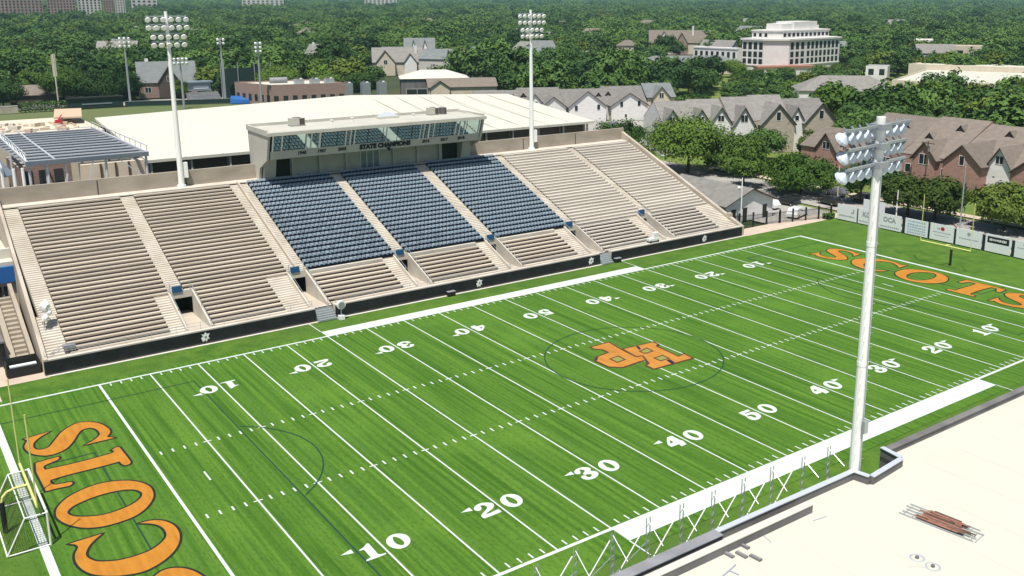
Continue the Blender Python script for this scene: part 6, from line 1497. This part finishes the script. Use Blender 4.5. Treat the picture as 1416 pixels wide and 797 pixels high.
for k, (x, y) in enumerate(far_roofs):
    dd = math.hypot(x - CAMX, y - CAMY); s = 1 + dd / 1600
    lab = ['grey', 'brown', 'pale'][k % 3] + ' roofed house peeking out of the far wood, ' + ordn(k + 1) + ' nearest of such roofs'
    fr = sorted(far_roofs, key=lambda p: math.hypot(p[0] - CAMX, p[1] - CAMY)).index((x, y)); lab = ['grey', 'brown', 'pale'][k % 3] + f' roofed house in a clearing of the far wood, the {ordn(fr + 1)} nearest of them'
    house(lab, 'house', (x, y, -.3), R(-50 + rr.uniform(-35, 35)), 15 * s, 11 * s, 6.5 * s, 9.8 * s, ['tower pale', 'stucco cream', 'tower pale'][k % 3], ['shingle grey', 'shingle brown', 'shingle slate'][k % 3], group='roofs peeking out of the far wood', hip=[0, 4 * s, 0][k % 3], ov=.4)

# low ridge that closes the horizon
m = MB(); RS = [2900, 3300, 3800, 4400, 5000, 5600, 6200, 7400]; az = [-14 + 2.4 * i for i in range(45)]
pts = [[(*pol(a_, r_), (hz(r_) - 1.5) * (1 + .10 * math.sin(a_ * .9) + .06 * math.sin(a_ * 2.3)) - .5) for a_ in az] for r_ in RS]
for i in range(len(RS) - 1):
    for j in range(len(az) - 1): m.face([pts[i][j], pts[i][j + 1], pts[i + 1][j + 1], pts[i + 1][j]], 'hill green')
struct(m.build('hills', smooth=True))
# bushes along the street and fences
for i, (x0, y0, x1, y1, h, mm, lab) in enumerate(((137.5, 30, 140, 42, 1.0, 'leaf bright', 'low bright green ground hedge on the verge by the brick row'), (146, 69, 149.5, 80, 1.6, 'leaf dark', 'dark green hedge against the left part of the brick row'), (147.5, 46, 150.5, 54, 1.8, 'leaf mid', 'green shrubs at the foot of the tall brick gable'),
        (113.4, 53.9, 115.4, 54.9, .7, 'leaf dark', 'small dark shrubs at the left end of the sign boards'), (136, 104, 150, 107, 1.8, 'leaf mid', 'green hedge in front of the middle row of houses'), (168, 186, 172, 190, 3.5, 'leaf dark', 'dark upright shrub between two white gables of the upper row'), (134, 66, 139, 72, .9, 'leaf olive', 'low olive shrub bed on the far curb of the street'))):
    leafbox(lab, x0, y0, x1, y1, h, mm, 'shrub_bed', 'shrub', 40 + i)

# ------------------------------------------------------------------ air
m = bpy.data.materials.new('haze'); m.use_nodes = True; nt = m.node_tree; nt.nodes.clear()
o_ = nt.nodes.new('ShaderNodeOutputMaterial'); v = nt.nodes.new('ShaderNodeVolumePrincipled'); v.inputs['Color'].default_value = (.50, .86, .86, 1); v.inputs['Density'].default_value = HAZE
nt.links.new(v.outputs[0], o_.inputs['Volume']); MATS['haze'] = m
if HAZE: mb = MB(); mb.box(-9100, -3100, -3, 12100, 14100, 95, 'haze'); tag(mb.build('haze'), 'thin pale air between the near field and the far wood', 'haze', None, 'stuff')

# ------------------------------------------------------------------ light, sky, camera
sun_dir = Vector((-.70, -.68, 2.45)).normalized()
sl = bpy.data.lights.new('sun', 'SUN'); sl.energy = SUN; sl.angle = R(.53); sl.color = (1, .955, .88)
so = bpy.data.objects.new('sun', sl); C.objects.link(so); so.rotation_euler = sun_dir.to_track_quat('Z', 'Y').to_euler(); so.location = (0, 0, 80)
w = bpy.data.worlds.new('World'); bpy.context.scene.world = w; w.use_nodes = True
sk = w.node_tree.nodes.new('ShaderNodeTexSky'); sk.sky_type = 'NISHITA'; sk.sun_disc = False
sk.sun_elevation = math.asin(sun_dir.z); sk.sun_rotation = math.atan2(sun_dir.x, sun_dir.y)
bg = w.node_tree.nodes['Background']; bg.inputs['Strength'].default_value = SKY; w.node_tree.links.new(sk.outputs[0], bg.inputs['Color'])

r_, u_, f_ = Vector((0.79993, -0.60008, 0.00191)), Vector((0.13805, 0.18712, 0.97259)), Vector((0.58399, 0.77774, -0.23253))
cam = bpy.data.cameras.new('camera'); co = bpy.data.objects.new('camera', cam); C.objects.link(co)
M = Matrix.Identity(4)
for i in range(3): M[i][0], M[i][1], M[i][2] = r_[i], u_[i], -f_[i]
M[0][3], M[1][3], M[2][3] = -15.46242, -46.62815, 35.5447
co.matrix_world = M
cam.sensor_fit = 'HORIZONTAL'; cam.sensor_width = 36; cam.lens = 1332.878 / 1416 * 36
cam.shift_x = -(792.202 - 708) / 1416; cam.shift_y = -(398.5 - 320.565) / 1416
cam.clip_start = .5; cam.clip_end = 40000
sc = bpy.context.scene; sc.camera = co
sc.view_settings.view_transform = 'Standard'; sc.view_settings.look = 'None'; sc.view_settings.exposure = EXPO; sc.view_settings.gamma = 1; sc.view_settings.use_curve_mapping = False
sc.cycles.max_bounces = 6; sc.cycles.diffuse_bounces = 3; sc.cycles.glossy_bounces = 3; sc.cycles.transmission_bounces = 3; sc.cycles.volume_bounces = 0; sc.cycles.use_denoising = True
sc.cycles.caustics_reflective = False; sc.cycles.caustics_refractive = False
for o in list(bpy.data.objects):
    if '_o' in o: del o['_o']
